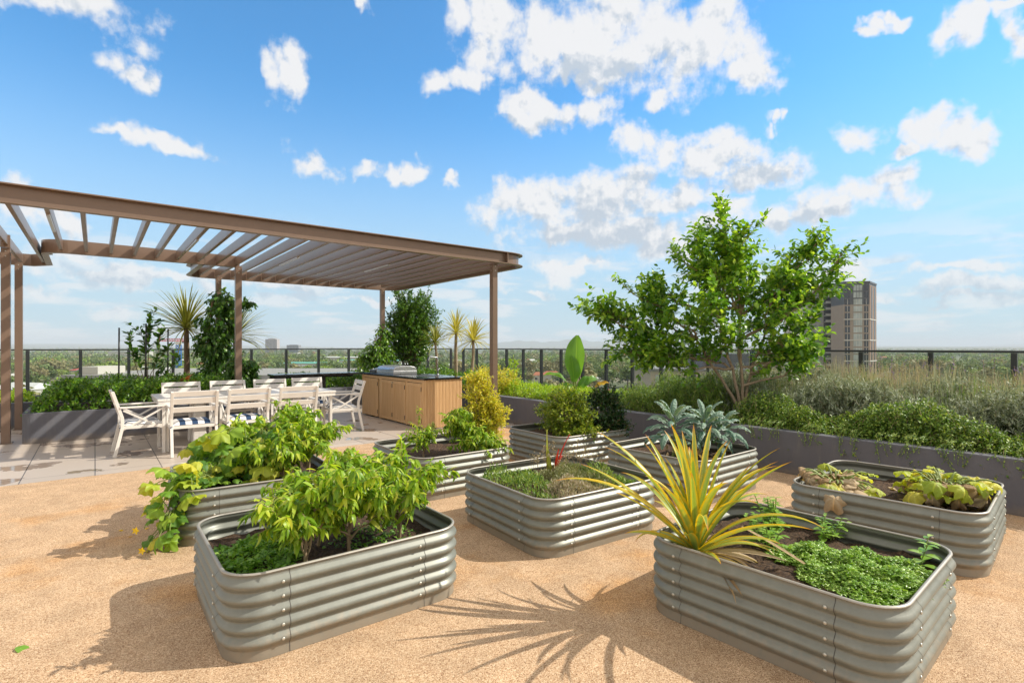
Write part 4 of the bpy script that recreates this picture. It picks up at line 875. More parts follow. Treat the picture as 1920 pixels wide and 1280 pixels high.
for az, el, L, w, dr in [(.4, 1.35, .42, .022, .5), (.3, 1.5, .26, .045, .2), (.9, 1.2, .22, .03, .6)]: blade(mb, (.05, 0, 0), az, el, L, w, dr, 8, .2, .6, .012)
mb.build('red_leaf', LM['red'], t, True)

# ------------------------------------------------------------------ kale
def kale(label, x, y, z, h, n=22, seed=0):
    t = thing('kale_plant', label, 'plant', (x, y, z), seed, 'blue green kale plants'); mb = MB(); sm = MB(); sm.tube(path((0, 0, -.02), (.01, .01, h*.72), (.02, 0, 0), 5), [.016, .015, .014, .013, .012, .01], 8, False)
    for i in range(n):
        az = i*2.4+RNG.normal()*.1; s = i/n; z0 = h*(.28+.46*s); el = .25+1.1*s+RNG.normal()*.1; L = .40*(1-.35*s)*RNG.uniform(.9, 1.15); w = .075*(1.1-.2*s); p = np.array((cos(az)*.012, sin(az)*.012, z0)); e = el; m = 14; P = []; U = []; ph = RNG.uniform(0, 6); dr = 2.6-1.3*s
        for k in range(m+1):
            q = k/m; d = np.array((cos(az)*cos(e), sin(az)*cos(e), sin(e))); sd = np.array((-sin(az), cos(az), 0)); u_ = np.cross(d, sd); u_ = u_ if u_[2] > 0 or abs(e) > 1.3 else -u_
            ww = .006 if q < .18 else w*(sin(pi*min(.98, (q-.12)/.88))**.45)
            row = []
            for c in (-1, -.6, -.15, .15, .6, 1): row.append(p+sd*c*ww*.5-u_*(abs(c)**1.6*ww*.34)+u_*sin(k*2.3+c*5+ph)*.007*abs(c)*(q > .18))
            P.append(row); U.append([((c+1)/2, q) for c in (-1, -.6, -.15, .15, .6, 1)]); p = p+d*L/m; e -= dr/m*(.3+1.5*q)
        mb.grid(P, U)
    sm.build('stem', M['stem'], t, True); mb.build('foliage', LM['kale'], t, True)
    return t
x, y, z = inbed('H', -.28, .0); kale('kale plant with bare stem at the left of its bed, leaves drooping', x, y, z, .60, 26)
x, y, z = inbed('H', .30, -.30); kale('broader kale plant at the centre of its bed behind the pineapple', x, y, z, .56, 30, 1.3)
x, y, z = inbed('H', .74, -.35); kale('smaller kale plant at the right end of its bed', x, y, z, .46, 22, 2.1)
t = thing('dead_leaf_litter', 'orange and tan dead kale leaves hanging low on the soil', 'leaves', (0, 0, 0)); mb = MB()
for i in range(16):
    x, y, z = inbed('H', RNG.uniform(-.6, .6), RNG.uniform(-.6, .3)); mb.inst(L_OVAL[2], [(x, y, z+RNG.uniform(.01, .16))], [(RNG.normal(), RNG.normal(), -.8)], [(RNG.normal(), RNG.normal(), .5)], RNG.uniform(.06, .12))
mb.build('leaf', LM['dry'], t, True)

# ------------------------------------------------------------------ pineapple bed
x, y, z = 1.035, 2.99, SZ['C']
t = thing('pineapple_plant', 'large pineapple plant of long yellow striped sword leaves in the front right bed', 'plant', (x, y, z)); mb = MB(); db = MB()
for i in range(47):
    s = i/47; az = i*2.39996+RNG.normal()*.16; el = .42+1.12*s**.85+RNG.normal()*.08; L = (.54+.27*sin(pi*min(1, s*1.15)))*RNG.uniform(.72, 1.15); L = L if s > .15 else L*.8
    if s > .93: L *= .75
    blade(mb, (cos(az)*.02, sin(az)*.02, .03+.08*s), az, min(1.5, el), L, .055*RNG.uniform(.8, 1.1), RNG.uniform(.3, 1.6)*(1.3-.75*s), 14, .30, RNG.normal()*.12)
for i in range(16):
    az = RNG.uniform(-1.5, 1.9); blade(db, (cos(az)*.03, sin(az)*.03, .04), az, RNG.uniform(-.1, .4), RNG.uniform(.3, .5), .032, RNG.uniform(.5, 1.4), 9, .35, RNG.normal()*.6)
mb.build('foliage', LM['pine'], t, True); db.build('dead_leaf', LM['dry'], t, True)
blade_t = thing('fallen_leaf', 'long bleached fallen pineapple leaf lying across the soil of the front right bed', 'leaf', (1.30, 3.02, z+.17)); mb = MB(); blade(mb, (0, 0, 0), -.72, -.34, .45, .03, .15, 10, .3, .3); mb.build('blade', LM['dry'], blade_t, True)
carpet('parsley_patch', 'dense bright green parsley mat at the right of the pineapple', 'ground cover', 1.79, 2.80, BEDS['C'][4], .33, .36, SZ['C'], LM['parsley'], L_PARS, 7500, .032, .11, upw=.3, flat_=.45)
def nettle(label, x, y, z, h, n, size, group=None):
    t = thing('mint_plant', label, 'plant', (x, y, z), RNG.uniform(0, 6), group); mb = MB(); sm = MB()
    for j in range(n):
        a = RNG.uniform(0, 6.28); r = RNG.uniform(.0, .12)*(n > 1); hh = h*RNG.uniform(.6, 1); P = path((cos(a)*r*.5, sin(a)*r*.5, 0), (cos(a)*(r+.03), sin(a)*(r+.03), hh), (0, 0, .01), 5); sm.tube(P, .003, 5, False)
        m = int(hh/.028)
        for k in range(m):
            q = P[0]*(1-(k+1)/m)+P[-1]*(k+1)/m
            for d in (0, pi): aa = k*pi/2+d+a; mb.inst(L_OVAL[1], [q], [(cos(aa), sin(aa), .25)], [(0, 0, 1)], size*(1.15-.65*k/m))
    sm.build('stem', M['stem'], t, True); mb.build('foliage', LM['mint'] if size < .05 else LM['parsley'], t, True)
for lb, px, py, h, n, sz in [('tall mint clump just right of the pineapple leaves', 1.70, 3.46, .26, 9, .07), ('mint clump between the pineapple and the parsley mat', 1.52, 3.15, .18, 8, .07), ('mint clump against the back wall of the front right bed', 1.92, 3.28, .15, 8, .06), ('lone seedling at the right end of the front right bed', 2.17, 2.86, .17, 2, .085)]: nettle(lb, px, py, SZ['C'], h, n, sz)

# ------------------------------------------------------------------ squash bed
def squash(label, u, v, n, h, rad, dead, seed):
    x, y, z = inbed('D', u, v); t = thing('squash_plant', label, 'plant', (x, y, z), seed, 'withering squash plants'); mb = MB(); db = MB(); sm = MB()
    for i in range(n):
        az = i*2.4; r = rad*RNG.uniform(.4, 1); hh = h*RNG.uniform(.5, 1.05); e = np.array((cos(az)*r, sin(az)*r, hh)); P = path((cos(az)*.03, sin(az)*.03, 0), e, (0, 0, h*.35), 7); sm.tube(P, np.linspace(.009, .006, 8).tolist(), 6, False)
        d = (cos(az), sin(az), -.3+RNG.normal()*.2); T_ = L_LOBE[RNG.integers(3)]
        if RNG.uniform() < dead: db.inst(L_CRUMP[RNG.integers(3)], [e], [(cos(az)*.5, sin(az)*.5, -1.1)], [(cos(az)+RNG.normal()*.4, sin(az)+RNG.normal()*.4, .35)], RNG.uniform(.12, .20))
        else: mb.inst(T_, [e], [d], [(RNG.normal()*.3, RNG.normal()*.3-.2, 1)], RNG.uniform(.11, .18))
    sm.build('stem', M['stem'], t, True); mb.build('foliage', LM['wither'], t, True); db.build('dead_leaf', LM['dry'], t, True); return t
squash('withered squash plant collapsing over the left front rim of its bed', -.35, .62, 34, .19, .30, .62, 0)
squash('yellowing squash plant at the right of its bed, leaves upright', .10, -.50, 44, .22, .28, .28, 1.1)
x, y, z = inbed('D', .35, -.35)
mb = MB(); t = thing('squash_debris', 'tan dead squash leaves lying flat on the soil of the right rear bed', 'leaves', (0, 0, 0))
for i in range(46): x, y, z = inbed('D', RNG.uniform(-.75, .85), RNG.uniform(-.85, .6)); mb.inst(L_LOBE[RNG.integers(3)] if i % 3 == 0 else L_NEEDLE[0], [(x, y, z+.012)], [(RNG.normal(), RNG.normal(), .1)], [(RNG.normal()*.3, RNG.normal()*.3, 1)], RNG.uniform(.05, .10))
mb.build('leaf', LM['dry'], t, True)
x, y, z = inbed('D', -.97, .30); mb = MB(); t = thing('hanging_dead_leaf', 'crumpled tan squash leaf hanging over the outside of the bed rim', 'leaf', (x, y, BH+.01))
for k in range(6): mb.inst(L_CRUMP[k % 3], [(RNG.normal()*.05, RNG.normal()*.03, .02-.01*k)], [(-.35+RNG.normal()*.25, -.45, -.9)], [(-.5, -.7, .3+RNG.normal()*.3)], RNG.uniform(.12, .2))
mb.build('blade', LM['dry'], t, True)

# ------------------------------------------------------------------ planting in the rendered planters
HS = .46   # soil height
def at(a, b, z=HS): p = F(a, b); return (p.x, p.y, z)
def cordyline(label, a, b, head, spread, n=70, r=.045, lm=None, bark=None, lean=(0, 0), w=.035, group='cordylines in the rear planters'):
    """bare trunk with one fountain of sword leaves"""
    x, y, z = at(a, b); t = thing('cordyline', label, 'palm-like plant', (x, y, z), RNG.uniform(0, 6), group); H = head-z
    mb = MB(); P = path((0, 0, -.05), (lean[0], lean[1], H), (RNG.normal()*.02, RNG.normal()*.02, 0), 8, .004); mb.tube(P, np.linspace(r, r*.72, 9).tolist(), 9, False); mb.build('trunk', bark or M['bark2'], t, True)
    mb = MB()
    for i in range(n):
        s = i/n; az = i*2.39996+RNG.normal()*.2; el = -.35+1.85*s**.85+RNG.normal()*.1
        blade(mb, (lean[0]+cos(az)*.02, lean[1]+sin(az)*.02, H-.03+.07*s), az, min(1.5, el), spread*RNG.uniform(.78, 1.08), w, RNG.uniform(.3, .9)*(1.3-.6*s), 7, .25, RNG.normal()*.2, mid=.2)
    mb.build('foliage', lm or LM['cord'], t, True); return t
cordyline('tall green cordyline with fan of sword leaves, left of the leafy climber', 1.62, 14.0, 1.92, .98, 130, .07, bark=M['bark'])
cordyline('olive cordyline half hidden behind the leafy climber and post', 2.62, 14.1, 1.74, .98, 110, .06, bark=M['bark'])
cordyline('small pale green cordyline in front of the bushy tree by the tap', 7.05, 12.3, 1.62, .56, 60, .042)
cordyline('slim yellow cordyline with straight trunk, taller of the two by the pergola post', 7.2, 11.5, 1.86, .62, 62, .05, LM['cordy'])
cordyline('leaning yellow cordyline nearest the right pergola post', 7.05, 10.7, 1.66, .60, 72, .045, LM['cordy'], lean=(.12, -.05))

def tree(name, label, loc, limbs, fork, trunk_r, lm, tmpl, size, ntw, tl, step, bark, droop=.15, base2=None, group=None, spreadv=.22, crown=True, stems=None):
    t = thing(name, label, 'tree', loc, 0, group); tm = MB(); bm = MB(); lb = MB(); fz = np.array(fork)
    P = path((0, 0, -.1), fork, (.03, 0, 0), 6, .008); tm.tube(P, np.linspace(trunk_r, trunk_r*.75, 7).tolist(), 10, False)
    tips = []
    for q in (stems or []):
        S_ = path(P[2], q, (RNG.normal()*.03, 0, -.02), 8, .010); tm.tube(S_, np.linspace(trunk_r*.62, trunk_r*.34, 9).tolist(), 9, False); tips += [S_[4], S_[6], S_[8]]
    for i, (e, r) in enumerate(limbs):
        e = np.array(e, float)*((.955, 1, .925) if stems else (1, 1, 1)); d = e-fz
        if stems: s = min((q for q in tips if q[2] < e[2]-.15), key=lambda q: np.linalg.norm(e-q)+.8*abs(RNG.normal()*.3), default=tips[0])
        else: s = P[RNG.integers(2, 7)]
        d = e-s
        Q = path(s, e, (RNG.normal()*.10, RNG.normal()*.10, -.10*np.linalg.norm(d[:2])+.05), 9, .02); bm.tube(Q, np.linspace(r, .005, 10).tolist(), 7, False)
        n = int(ntw*np.linalg.norm(d))
        for k in range(n):
            f = RNG.uniform(.30, 1.0)**.75; q0 = Q[min(9, int(f*9))]; rad = spreadv*(1.5-f*.75); o = rnd_unit(1)[0]*[1, 1, .8]; q1 = q0+o*rad*RNG.uniform(.5, 1.25)+np.array([0, 0, .04])+d/np.linalg.norm(d)*.10
            w = path(q0, q1, (0, 0, .02), 4, .006); bm.tube(w, [.004, .0035, .003, .0025, .002], 4, False)
            for j in range(2):
                q2 = q1+rnd_unit(1)[0]*tl*.6+(q1-q0)*.4+np.array([0, 0, .02]); w2 = path(w[3], q2, (0, 0, .01), 3); twig_leaves(lb, w2, tmpl, size, step, droop, .9, .1, .15)
            twig_leaves(lb, w, tmpl, size, step*1.4, droop, .9, .35, .15)
        w = path(Q[-3], e+d/np.linalg.norm(d)*.16, (0, 0, .02), 5); bm.tube(w, .003, 4, False); twig_leaves(lb, w, tmpl, size, step*.9, droop, .8, 0, .2)
    tm.build('trunk', bark, t, True); bm.build('branch', bark, t, True); lb.build('crown', lm, t, True); return t
TX, TY = 3.32, 7.72
# limb ends of the leafy tree, measured from its foot: (right, away, up)
ends = [(-.30,.1,3.16),(-.55,.4,2.85),(.05,-.2,2.85),(-.95,.0,2.55),(-1.30,.3,2.2),(-1.82,-.1,2.08),(-2.2,.0,1.80),(-2.25,.1,1.73),(-1.60,.3,1.30),(-1.45,-.3,1.10),(-1.85,.0,1.12),(-1.25,.5,1.75),(-1.0,-.4,1.45),(.85,.2,2.52),(1.12,-.1,2.82),(1.52,.0,2.58),(1.18,.3,2.25),(.65,-.3,2.15),(.75,.2,1.12),(.7,-.3,.92),(-.3,-.4,1.18),(.2,-.4,1.22),(.5,.3,1.9),(.82,.3,1.72),(.80,-.2,1.38),(.75,-.5,1.15),(.25,.2,2.25),(-.15,-.3,1.9),(-.5,-.3,2.2),(-.85,.2,1.05),(-.45,-.5,1.35),(.45,.5,1.45),(.35,-.5,1.6),(.6,.1,1.75),(-.7,-.5,1.75),(.0,.5,2.6),(-.3,.5,1.6),(.5,-.3,.95),(-.15,.2,2.75),(-.6,.1,2.5)]
tree('leafy_tree', 'multi stemmed leafy green tree growing out of the right planter', (TX, TY, HS), [(e, .020 if i % 4 else .026) for i, e in enumerate(ends)], (.03, .02, .30), .042, LM['tree'], L_OVAL, .108, 22, .20, .028, M['bark2'], .12, spreadv=.25, stems=[(-.62, .1, 1.15), (-.30, -.05, 1.45), (.05, .15, 1.5), (.35, 0, 1.25), (-.05, -.1, 1.0)])
e = [(RNG.normal()*.0+cos(k*2.4)*.62*(.5+.5*((k*7) % 5)/4), sin(k*2.4)*.6, .75+1.95*(k/22)) for k in range(23)]
tree('ficus_tree', 'dense upright glossy tree behind the cabinet under the pergola corner', at(7.05, 13.62), [(q, .018) for q in e], (.02, 0, .45), .065, LM['ficus'], L_OVAL, .085, 22, .16, .022, M['bark'], .1, base2=True, spreadv=.28)
# thin frangipani-like sapling on a trellis
t = thing('garden_trellis', 'three dark stakes tied with wire in the left planter', 'trellis', (0, 0, 0)); mb = None
for a, h in ((.35, 1.86), (.77, 1.95), (1.13, 1.85)):
    mb = MB(); x, y, z = at(a, 12.5, .4); mb.tube([(x, y, z), (x+.01, y, h)], .014, 7); mb.build('stake', M['blackm'], t, True)
mb = MB(); p = at(.35, 12.5, 1.62); q = at(.77, 12.5, 1.60); mb.tube([p, q], .003, 5); p = at(1.13, 12.5, 1.35); mb.tube([q, p], .003, 5); mb.build('wire', M['chrome'], t)
t = thing('trellis_plant', 'sparse open climber with dark oval leaves tied to the stakes', 'plant', at(.78, 12.62)); mb = MB(); sm = MB()
for e_ in [(.05, 0, 1.70), (-.10, .0, 1.38), (-.42, .1, 1.32), (.30, .0, 1.32), (.55, .05, .85), (.35, 0, .78), (-.30, .1, .95), (.05, 0, 1.5), (.45, .0, 1.0)]:
    P = path((0, 0, 0), e_, (RNG.normal()*.05, 0, .1), 7, .01); sm.tube(P, np.linspace(.009, .003, 8).tolist(), 5, False); twig_leaves(mb, P, L_OVAL, .15, .06, .1, .8, .55, .3); 
    for k in range(3): Q = path(P[-2], P[-1]+RNG.normal(size=3)*[.12, .1, .08], (0, 0, .02), 3); sm.tube(Q, .003, 4, False); twig_leaves(mb, Q, L_OVAL, .14, .045, .1, .8, .2, .3)
sm.build('stem', M['bark'], t, True); mb.build('foliage', LM['vine'], t, True)
t = thing('copper_plant', 'small copper leaved plant at the left end of the table', 'plant', at(1.35, 11.6)); mb = MB()
for i in range(22): mb.inst(L_OVAL[1], [(RNG.normal()*.05, RNG.normal()*.05, .18+RNG.uniform(0, .28))], [(RNG.normal(), RNG.normal(), .6)], [(RNG.normal(), RNG.normal(), 1)], .17)
mb.build('foliage', LM['copper'], t, True); mb = MB(); mb.tube([(0, 0, 0), (0, 0, .3)], .006, 5); mb.build('stem', M['dstem'], t)

def climber(label, a, b, col_, n, size, lm=None):
    x, y, z = at(a, b); t = thing('climber', label, 'climbing plant', (x, y, z), ANG); mb = MB(); sm = MB()
    for c, r in col_:
        P, d = blob_points(int(n*r[0]*r[2]*13), c, r, .62)
        for i in range(len(P)):
            w = path(P[i]-d[i]*.10, P[i]+np.array([0, 0, -.10])*RNG.uniform(.3, 1.4)+d[i]*.05, d[i]*.03, 3); twig_leaves(mb, w, L_OVAL, size, .028, .55, .7, .0, 0)
            if i % 4 == 0: sm.tube(w, .003, 3, False)
    for k in range(5): sm.tube(path((RNG.normal()*.05, RNG.normal()*.05, 0), (RNG.normal()*.06, RNG.normal()*.06, max(c[2] for c, r in col_)), (RNG.normal()*.06, RNG.normal()*.06, 0), 8, .02), .009, 5, False)
    sm.build('stem', M['dstem'], t, True); mb.build('foliage', lm or LM['vine'], t, True); return t
climber('tall dark leafy climber swallowing the rear pergola post', 2.12, 13.20, [((0, 0, .35), (.50, .34, .38)), ((.05, 0, .95), (.36, .34, .42)), ((.02, 0, 1.55), (.38, .34, .42)), ((.10, 0, 2.05), (.26, .28, .34)), ((-.12, -.1, 1.15), (.32, .3, .35)), ((.5, 0, 2.05), (.3, .1, .10))], 95, .11)
climber('lower bright climber wrapped round the base of the nearer middle pergola post', 2.30, 11.62, [((.03, 0, .35), (.36, .24, .35)), ((.0, 0, .72), (.28, .2, .26)), ((-.2, .2, .25), (.3, .25, .28))], 120, .11)
climber('bright green climber on the post behind the steel barbecue', 5.90, 13.25, [((0, 0, .45), (.55, .34, .40)), ((.05, 0, .95), (.42, .3, .36)), ((.12, 0, 1.35), (.22, .22, .38)), ((-.3, 0, .8), (.3, .2, .22))], 85, .10, LM['hedge'])

def strip(name, label, a0, a1, b0, b1, h0, h1, lm, tmpl, size, n, step=.02, tl=.16, lump=.3, cat='hedge', droop=0., kind=None, stemm=None, upv=.9, tw=3, edge=.3):
    """a bed of mounded planting: twigs ending on an uneven top surface and along the sides"""
    mb = MB(); sm = MB(); t = thing(name, label, cat, (0, 0, 0), ANG); ph = RNG.uniform(0, 6, 6)
    A_ = RNG.uniform(a0, a1, n); B_ = RNG.uniform(b0, b1, n)
    ed = np.minimum(np.minimum(A_-a0, a1-A_), np.minimum(B_-b0, b1-B_)); ed = np.clip(ed/edge, 0, 1)**.5
    top = h0+(h1-h0)*ed*(1-lump*.5+lump*.5*(np.sin(A_*4.1+ph[0])*np.cos(B_*3.7+ph[1])+.6*np.sin(A_*9+ph[2])*np.cos(B_*8+ph[3])))
    Z = h0+(top-h0)*RNG.uniform(.25, 1, n)**.45
    for i in range(n):
        d = np.array([RNG.normal()*.5, RNG.normal()*.5, upv]); d /= np.linalg.norm(d); e = np.array((A_[i], B_[i], Z[i]))
        w = path(e-d*tl, e, (0, 0, 0), tw); twig_leaves(mb, w, tmpl, size, step, droop, .9, .05, .2)
        if i % 5 == 0: sm.tube(w, .0025, 3, False)
    sm.build('stem', stemm or M['dstem'], t, True); mb.build('foliage', lm, t, True); return t
strip('hedge', 'glossy green hedge filling the left planter behind the dining chairs', -.80, 2.45, 11.16, 13.0, .42, 1.0, LM['hedge'], L_SMALL, .065, 2700, .016)
strip('hedge', 'bright green hedge in the rear planter seen under the black bench bar', 3.2, 6.2, 13.45, 14.6, .42, .86, LM['hedge'], L_SMALL, .07, 1500, .018)
strip('hedge', 'far left green groundcover behind the tall pergola posts', -6, -.9, 13.45, 14.8, .42, .72, LM['lime'], L_SMALL, .07, 1100, .018)
strip('hedge', 'green shrubs in the rear planter behind the left planter hedge', -.8, 3.2, 13.9, 15.0, .42, .92, LM['hedge'], L_SMALL, .07, 900, .018)
strip('groundcover', 'lime green groundcover along the planter behind the banana plant', 6.62, 8.2, 5.9, 10.2, .44, .74, LM['lime'], L_SMALL, .055, 2600, .016, tl=.12)
strip('groundcover', 'green shrub mass at the foot of the yellow cordylines', 6.6, 8.0, 9.6, 14.6, .44, .98, LM['hedge'], L_SMALL, .065, 1500, .017)
x, y, z = at(6.85, 9.7); shrub('shrub', 'small upright leafy shoot right of the pergola post', 'shrub', at(7.5, 9.6), [((0, 0, .45), (.16, .14, .32))], LM['lime'], L_OVAL, .10, 40, .14, .03)
x, y, z = at(7.0, 9.4, .46); shrub('golden_shrub', 'golden leaved bush against the planter wall below the right pergola post', 'shrub', at(6.85, 9.5), [((0, 0, .25), (.50, .45, .34)), ((.25, -.3, .35), (.4, .3, .28)), ((-.2, .3, .3), (.4, .4, .32))], LM['yellow'], L_SMALL, .05, 700, .12, .014)
strip('grey_shrub', 'olive grey rosemary bushes left of the leafy tree trunk', 6.75, 8.3, 4.15, 6.1, .42, 1.12, LM['trail'], L_NEEDLE, .045, 2300, .008, .22, .45, cat='shrub')
strip('grey_shrub', 'silvery grey shrub just behind the leafy tree trunk', 7.3, 9.3, 2.9, 5.2, .42, 1.22, LM['grey'], L_NEEDLE, .05, 3000, .008, .24, .4, cat='shrub')
strip('trailing_shrub', 'green trailing shrub hanging over the front of the dark planter wall', 6.55, 7.35, -2.2, 3.9, .36, .94, LM['trail'], L_SMALL, .038, 7500, .011, .18, .5, cat='shrub', droop=.2)
strip('grey_shrub', 'silvery foliage band between the trailing plants and the lavender', 7.0, 8.6, -2.2, 3.6, .42, 1.16, LM['grey'], L_NEEDLE, .058, 6200, .009, .22, .4, cat='shrub')
# strands hanging over the wall
t = thing('hanging_strands', 'thin green strands dangling down the face of the dark planter wall', 'plant', (0, 0, 0), ANG); mb = MB(); sm = MB()
for i in range(150):
    b = RNG.uniform(-2, 4.2); L = RNG.uniform(.03, .16)*(1+.6*(RNG.uniform() > .9)); P = np.array([(6.64, b, .60), (6.50, b+RNG.normal()*.02, .58), (6.452, b+RNG.normal()*.03, .52), (6.45, b+RNG.normal()*.04, .52-L)]); sm.tube(P, .0015, 3, False); twig_leaves(mb, P, L_SMALL, .026, .016, .3, .8, .1, 0)
sm.build('stem', M['stem'], t); mb.build('foliage', LM['trail'], t, True)
# lavender field: countless flower stalks
def stalks(label, a0, a1, b0, b1, n, z0, h, lm, seed, size=.016, name='lavender_field', kindm=None):
    mb = MB(); A_ = RNG.uniform(a0, a1, n); B_ = RNG.uniform(b0, b1, n)
    hh = h*(.72+.28*np.sin(A_*3+seed)*np.cos(B_*2.3+seed))*RNG.uniform(.6, 1.08, n)
    X = A_*CA-B_*SA; Y = A_*SA+B_*CA; P0 = np.stack([X, Y, np.full(n, z0)], 1); lean = RNG.normal(size=(n, 2))*.10; D = np.stack([lean[:, 0], lean[:, 1], np.ones(n)], 1); D /= np.linalg.norm(D, axis=1, keepdims=True)
    thin = (np.array([(-.006, 0, 0), (.006, 0, 0), (.003, 1, 0), (-.003, 1, 0)]), [np.array([(0, 1, 2, 3)])], np.array([(.4, 0), (.6, 0), (.6, 1), (.4, 1)]))
    mb.inst(thin, P0+D*hh[:, None]*.3, D, rnd_unit(n), hh*.7)
    for k in range(6):
        q = P0+D*(hh*(.62+.07*k))[:, None]+RNG.normal(size=(n, 3))*.010; mb.inst(L_NEEDLE[1], q, rnd_unit(n)*.6+[0, 0, .6], rnd_unit(n), size*RNG.uniform(.8, 1.5, n))
    for k in range(5):
        q = P0+D*(hh*RNG.uniform(.25, .7, n))[:, None]; mb.inst(L_NEEDLE[0], q, rnd_unit(n)+[0, 0, .4], rnd_unit(n), .05*RNG.uniform(.7, 1.4, n))
    o = mb.build(name, lm); return tag(o, label, 'lavender', kind='stuff')
stalks('straw coloured lavender seed stalks filling the back of the right planter', 7.9, 10.1, -2.5, 4.4, 9500, .5, .83, LM['seed'], 1.)
stalks('grey green lavender stalks among the straw coloured ones', 7.6, 10.1, -2.5, 4.4, 7500, .5, .80, LM['grey'], 2.)
stalks('green lavender foliage under the flower stalks', 7.6, 10.1, -2.5, 4.4, 5000, .4, .74, LM['trail'], 3.)
t = thing('purple_salvia', 'tall scattered purple flower spikes standing above the lavender', 'flowers', (0, 0, 0), ANG); mb = MB(); sm = MB()
for i in range(60):
    a, b = RNG.uniform(8.2, 10), RNG.uniform(-1.5, 3.4); h = RNG.uniform(1.15, 1.42); h = h+.18 if i % 14 == 0 else h; P = path((a, b, .8), (a+RNG.normal()*.1, b+RNG.normal()*.12, h), (0, 0, 0), 4, .01); sm.tube(P, .0025, 3, False)
    for k in range(12): mb.inst(L_NEEDLE[1], [P[-1]-(P[-1]-P[-2])*k*.09+RNG.normal(size=3)*.007], rnd_unit(1), rnd_unit(1), .028)
sm.build('stem', M['dstem'], t); mb.build('flower', LM['purple'], t)
# banana-like plant
t = thing('banana_plant', 'banana plant with one tall upright paddle leaf and a browning tip', 'plant', at(7.3, 7.35)); t.scale = (1.12, 1.12, 1.06); mb = MB(); sm = MB(); br = MB()
def paddle(mb, foot, dirv, nrm, L, w, curve, stalk, fold=.35, tmp=None):
    d = np.array(dirv, float); d /= np.linalg.norm(d); n_ = np.array(nrm, float); sd = np.cross(d, n_); sd /= np.linalg.norm(sd); n_ = np.cross(sd, d); P = []; U = []; p = np.array(foot, float)+d*stalk; m = 12
    for i in range(m+1):
        s = i/m; ww = w*(sin(pi*(s*.9+.08)))**.7; dd = d*cos(curve*s)+n_*-sin(curve*s); nn = n_*cos(curve*s)+d*sin(curve*s)
        P.append([p+sd*c*ww/2+nn*(abs(c)*fold*ww*.5)+nn*.012*sin(s*14+c*3)*abs(c) for c in (-1, -.5, 0, .5, 1)]); U.append([((c+1)/2, s) for c in (-1, -.5, 0, .5, 1)]); p = p+dd*L/m
    mb.grid(P, U); sm.tube([foot, tuple(np.array(foot)+d*stalk)], [.028, .014], 8, False)
paddle(mb, (0, 0, .2), (.02, .05, 1), (-.5, -1, .1), .78, .36, .15, .22, .45)
paddle(mb, (-.02, 0, .15), (-.05, -.1, 1), (.3, -1, .1), .48, .22, .3, .20, .6)
paddle(mb, (-.02, 0, .2), (-.75, .1, .75), (.7, -.3, .8), .42, .17, 1.2, .22, .5)
paddle(mb, (.02, 0, .1), (.65, .1, .8), (-.4, -.8, .7), .34, .17, 1.3, .22, .4)
paddle(mb, (.02, 0, .1), (-.4, -.3, .5), (.3, -.8, .8), .25, .16, .8, .1, .4)
paddle(mb, (.02, 0, .1), (.35, -.2, .8), (-.3, -1, .3), .30, .15, .9, .12, .4)
paddle(br, (.05, 0, .1), (.85, .0, .42), (-.2, -.6, .9), .26, .10, .3, .32, .8)
sm.tube([(0, 0, 0), (0, 0, .28)], [.05, .035], 10, False)
sm.build('stem', M['stem'], t, True); mb.build('foliage', LM['banana'], t, True); br.build('dying_leaf', leafmat('browning_leaf', [(.45, .12, .02), (.60, .40, .04)], .25, .5, patch=((.70, .48, .04), 12, .5)), t, True)
# litter on the rubber
for i, (px, py) in enumerate([(222, 995), (243, 1008), (281, 990), (30, 1215)]):
    q = 1500/(py-650); mb = MB(); mb.inst(L_OVAL[2], [(0, 0, .004)], [(cos(i*2), sin(i*2), .12)], [(0, 0, 1)], .05 if i < 3 else .10)
    o = mb.build('fallen_leaf', LM['petal'] if i < 3 else LM['mint'], loc=((px-960)*q/1000, q, .003)); tag(o, ['small yellow petal lying farthest left in the cucumber bed shadow', 'small yellow petal lying nearest the camera in the cucumber bed shadow', 'small yellow petal lying closest to the cucumber bed wall', 'curled green leaf alone on the rubber at the far left'][i], 'leaf')

# ------------------------------------------------------------------ the suburbs below
GZ = -26.0
def terr_mat():
    m = bpy.data.materials.new('suburb_ground'); m.use_nodes = True; t = m.node_tree; p = t.nodes['Principled BSDF']
    co = NODE(t, 'ShaderNodeTexCoord'); nz = NODE(t, 'ShaderNodeTexNoise'); nz.inputs['Scale'].default_value = .012; nz.inputs['Detail'].default_value = 9; nz.inputs['Roughness'].default_value = .7; t.links.new(co.outputs['Object'], nz.inputs['Vector'])
    t.links.new(ramp(t, [(.3, (.05,.07,.025)), (.5, (.10,.12,.05)), (.62, (.20,.17,.11)), (.75, (.12,.12,.11))], nz.outputs[0]), p.inputs['Base Color']); p.inputs['Roughness'].default_value = .95; return m
n = 60; P = []
for i in range(n+1):
    row = []
    for j in range(n+1):
        x = -16000+32000*i/n; y = -1500+17500*j/n; d = sqrt(x*x+y*y)
        z = GZ if d < 5500 else GZ+(d-5500)/5500*(22+16*sin(x/2300)+10*sin(x/900+y/1700)); row.append((x, y, z))
    P.append(row)
mb = MB(); mb.grid(P); tag(mb.build('terrain', terr_mat(), smooth=True), kind='structure')
hill = MB(); R_ = []
for k in range(60):
    x = -1500+k*105; h = 150*max(0, sin(pi*k/59))**.6*(1+.18*sin(k*.5)+.1*sin(k*1.7)); R_.append([(x, 11800, -30), (x, 12300, h*.75), (x, 12800, h), (x, 14000, h*.4)])
hill.grid(R_); tag(hill.build('hills', mat('hill_green', (.07,.10,.05), .95), smooth=True), kind='structure')
asph = mat('asphalt', (.07,.07,.072), .9, noise=.15, nscale=.3)
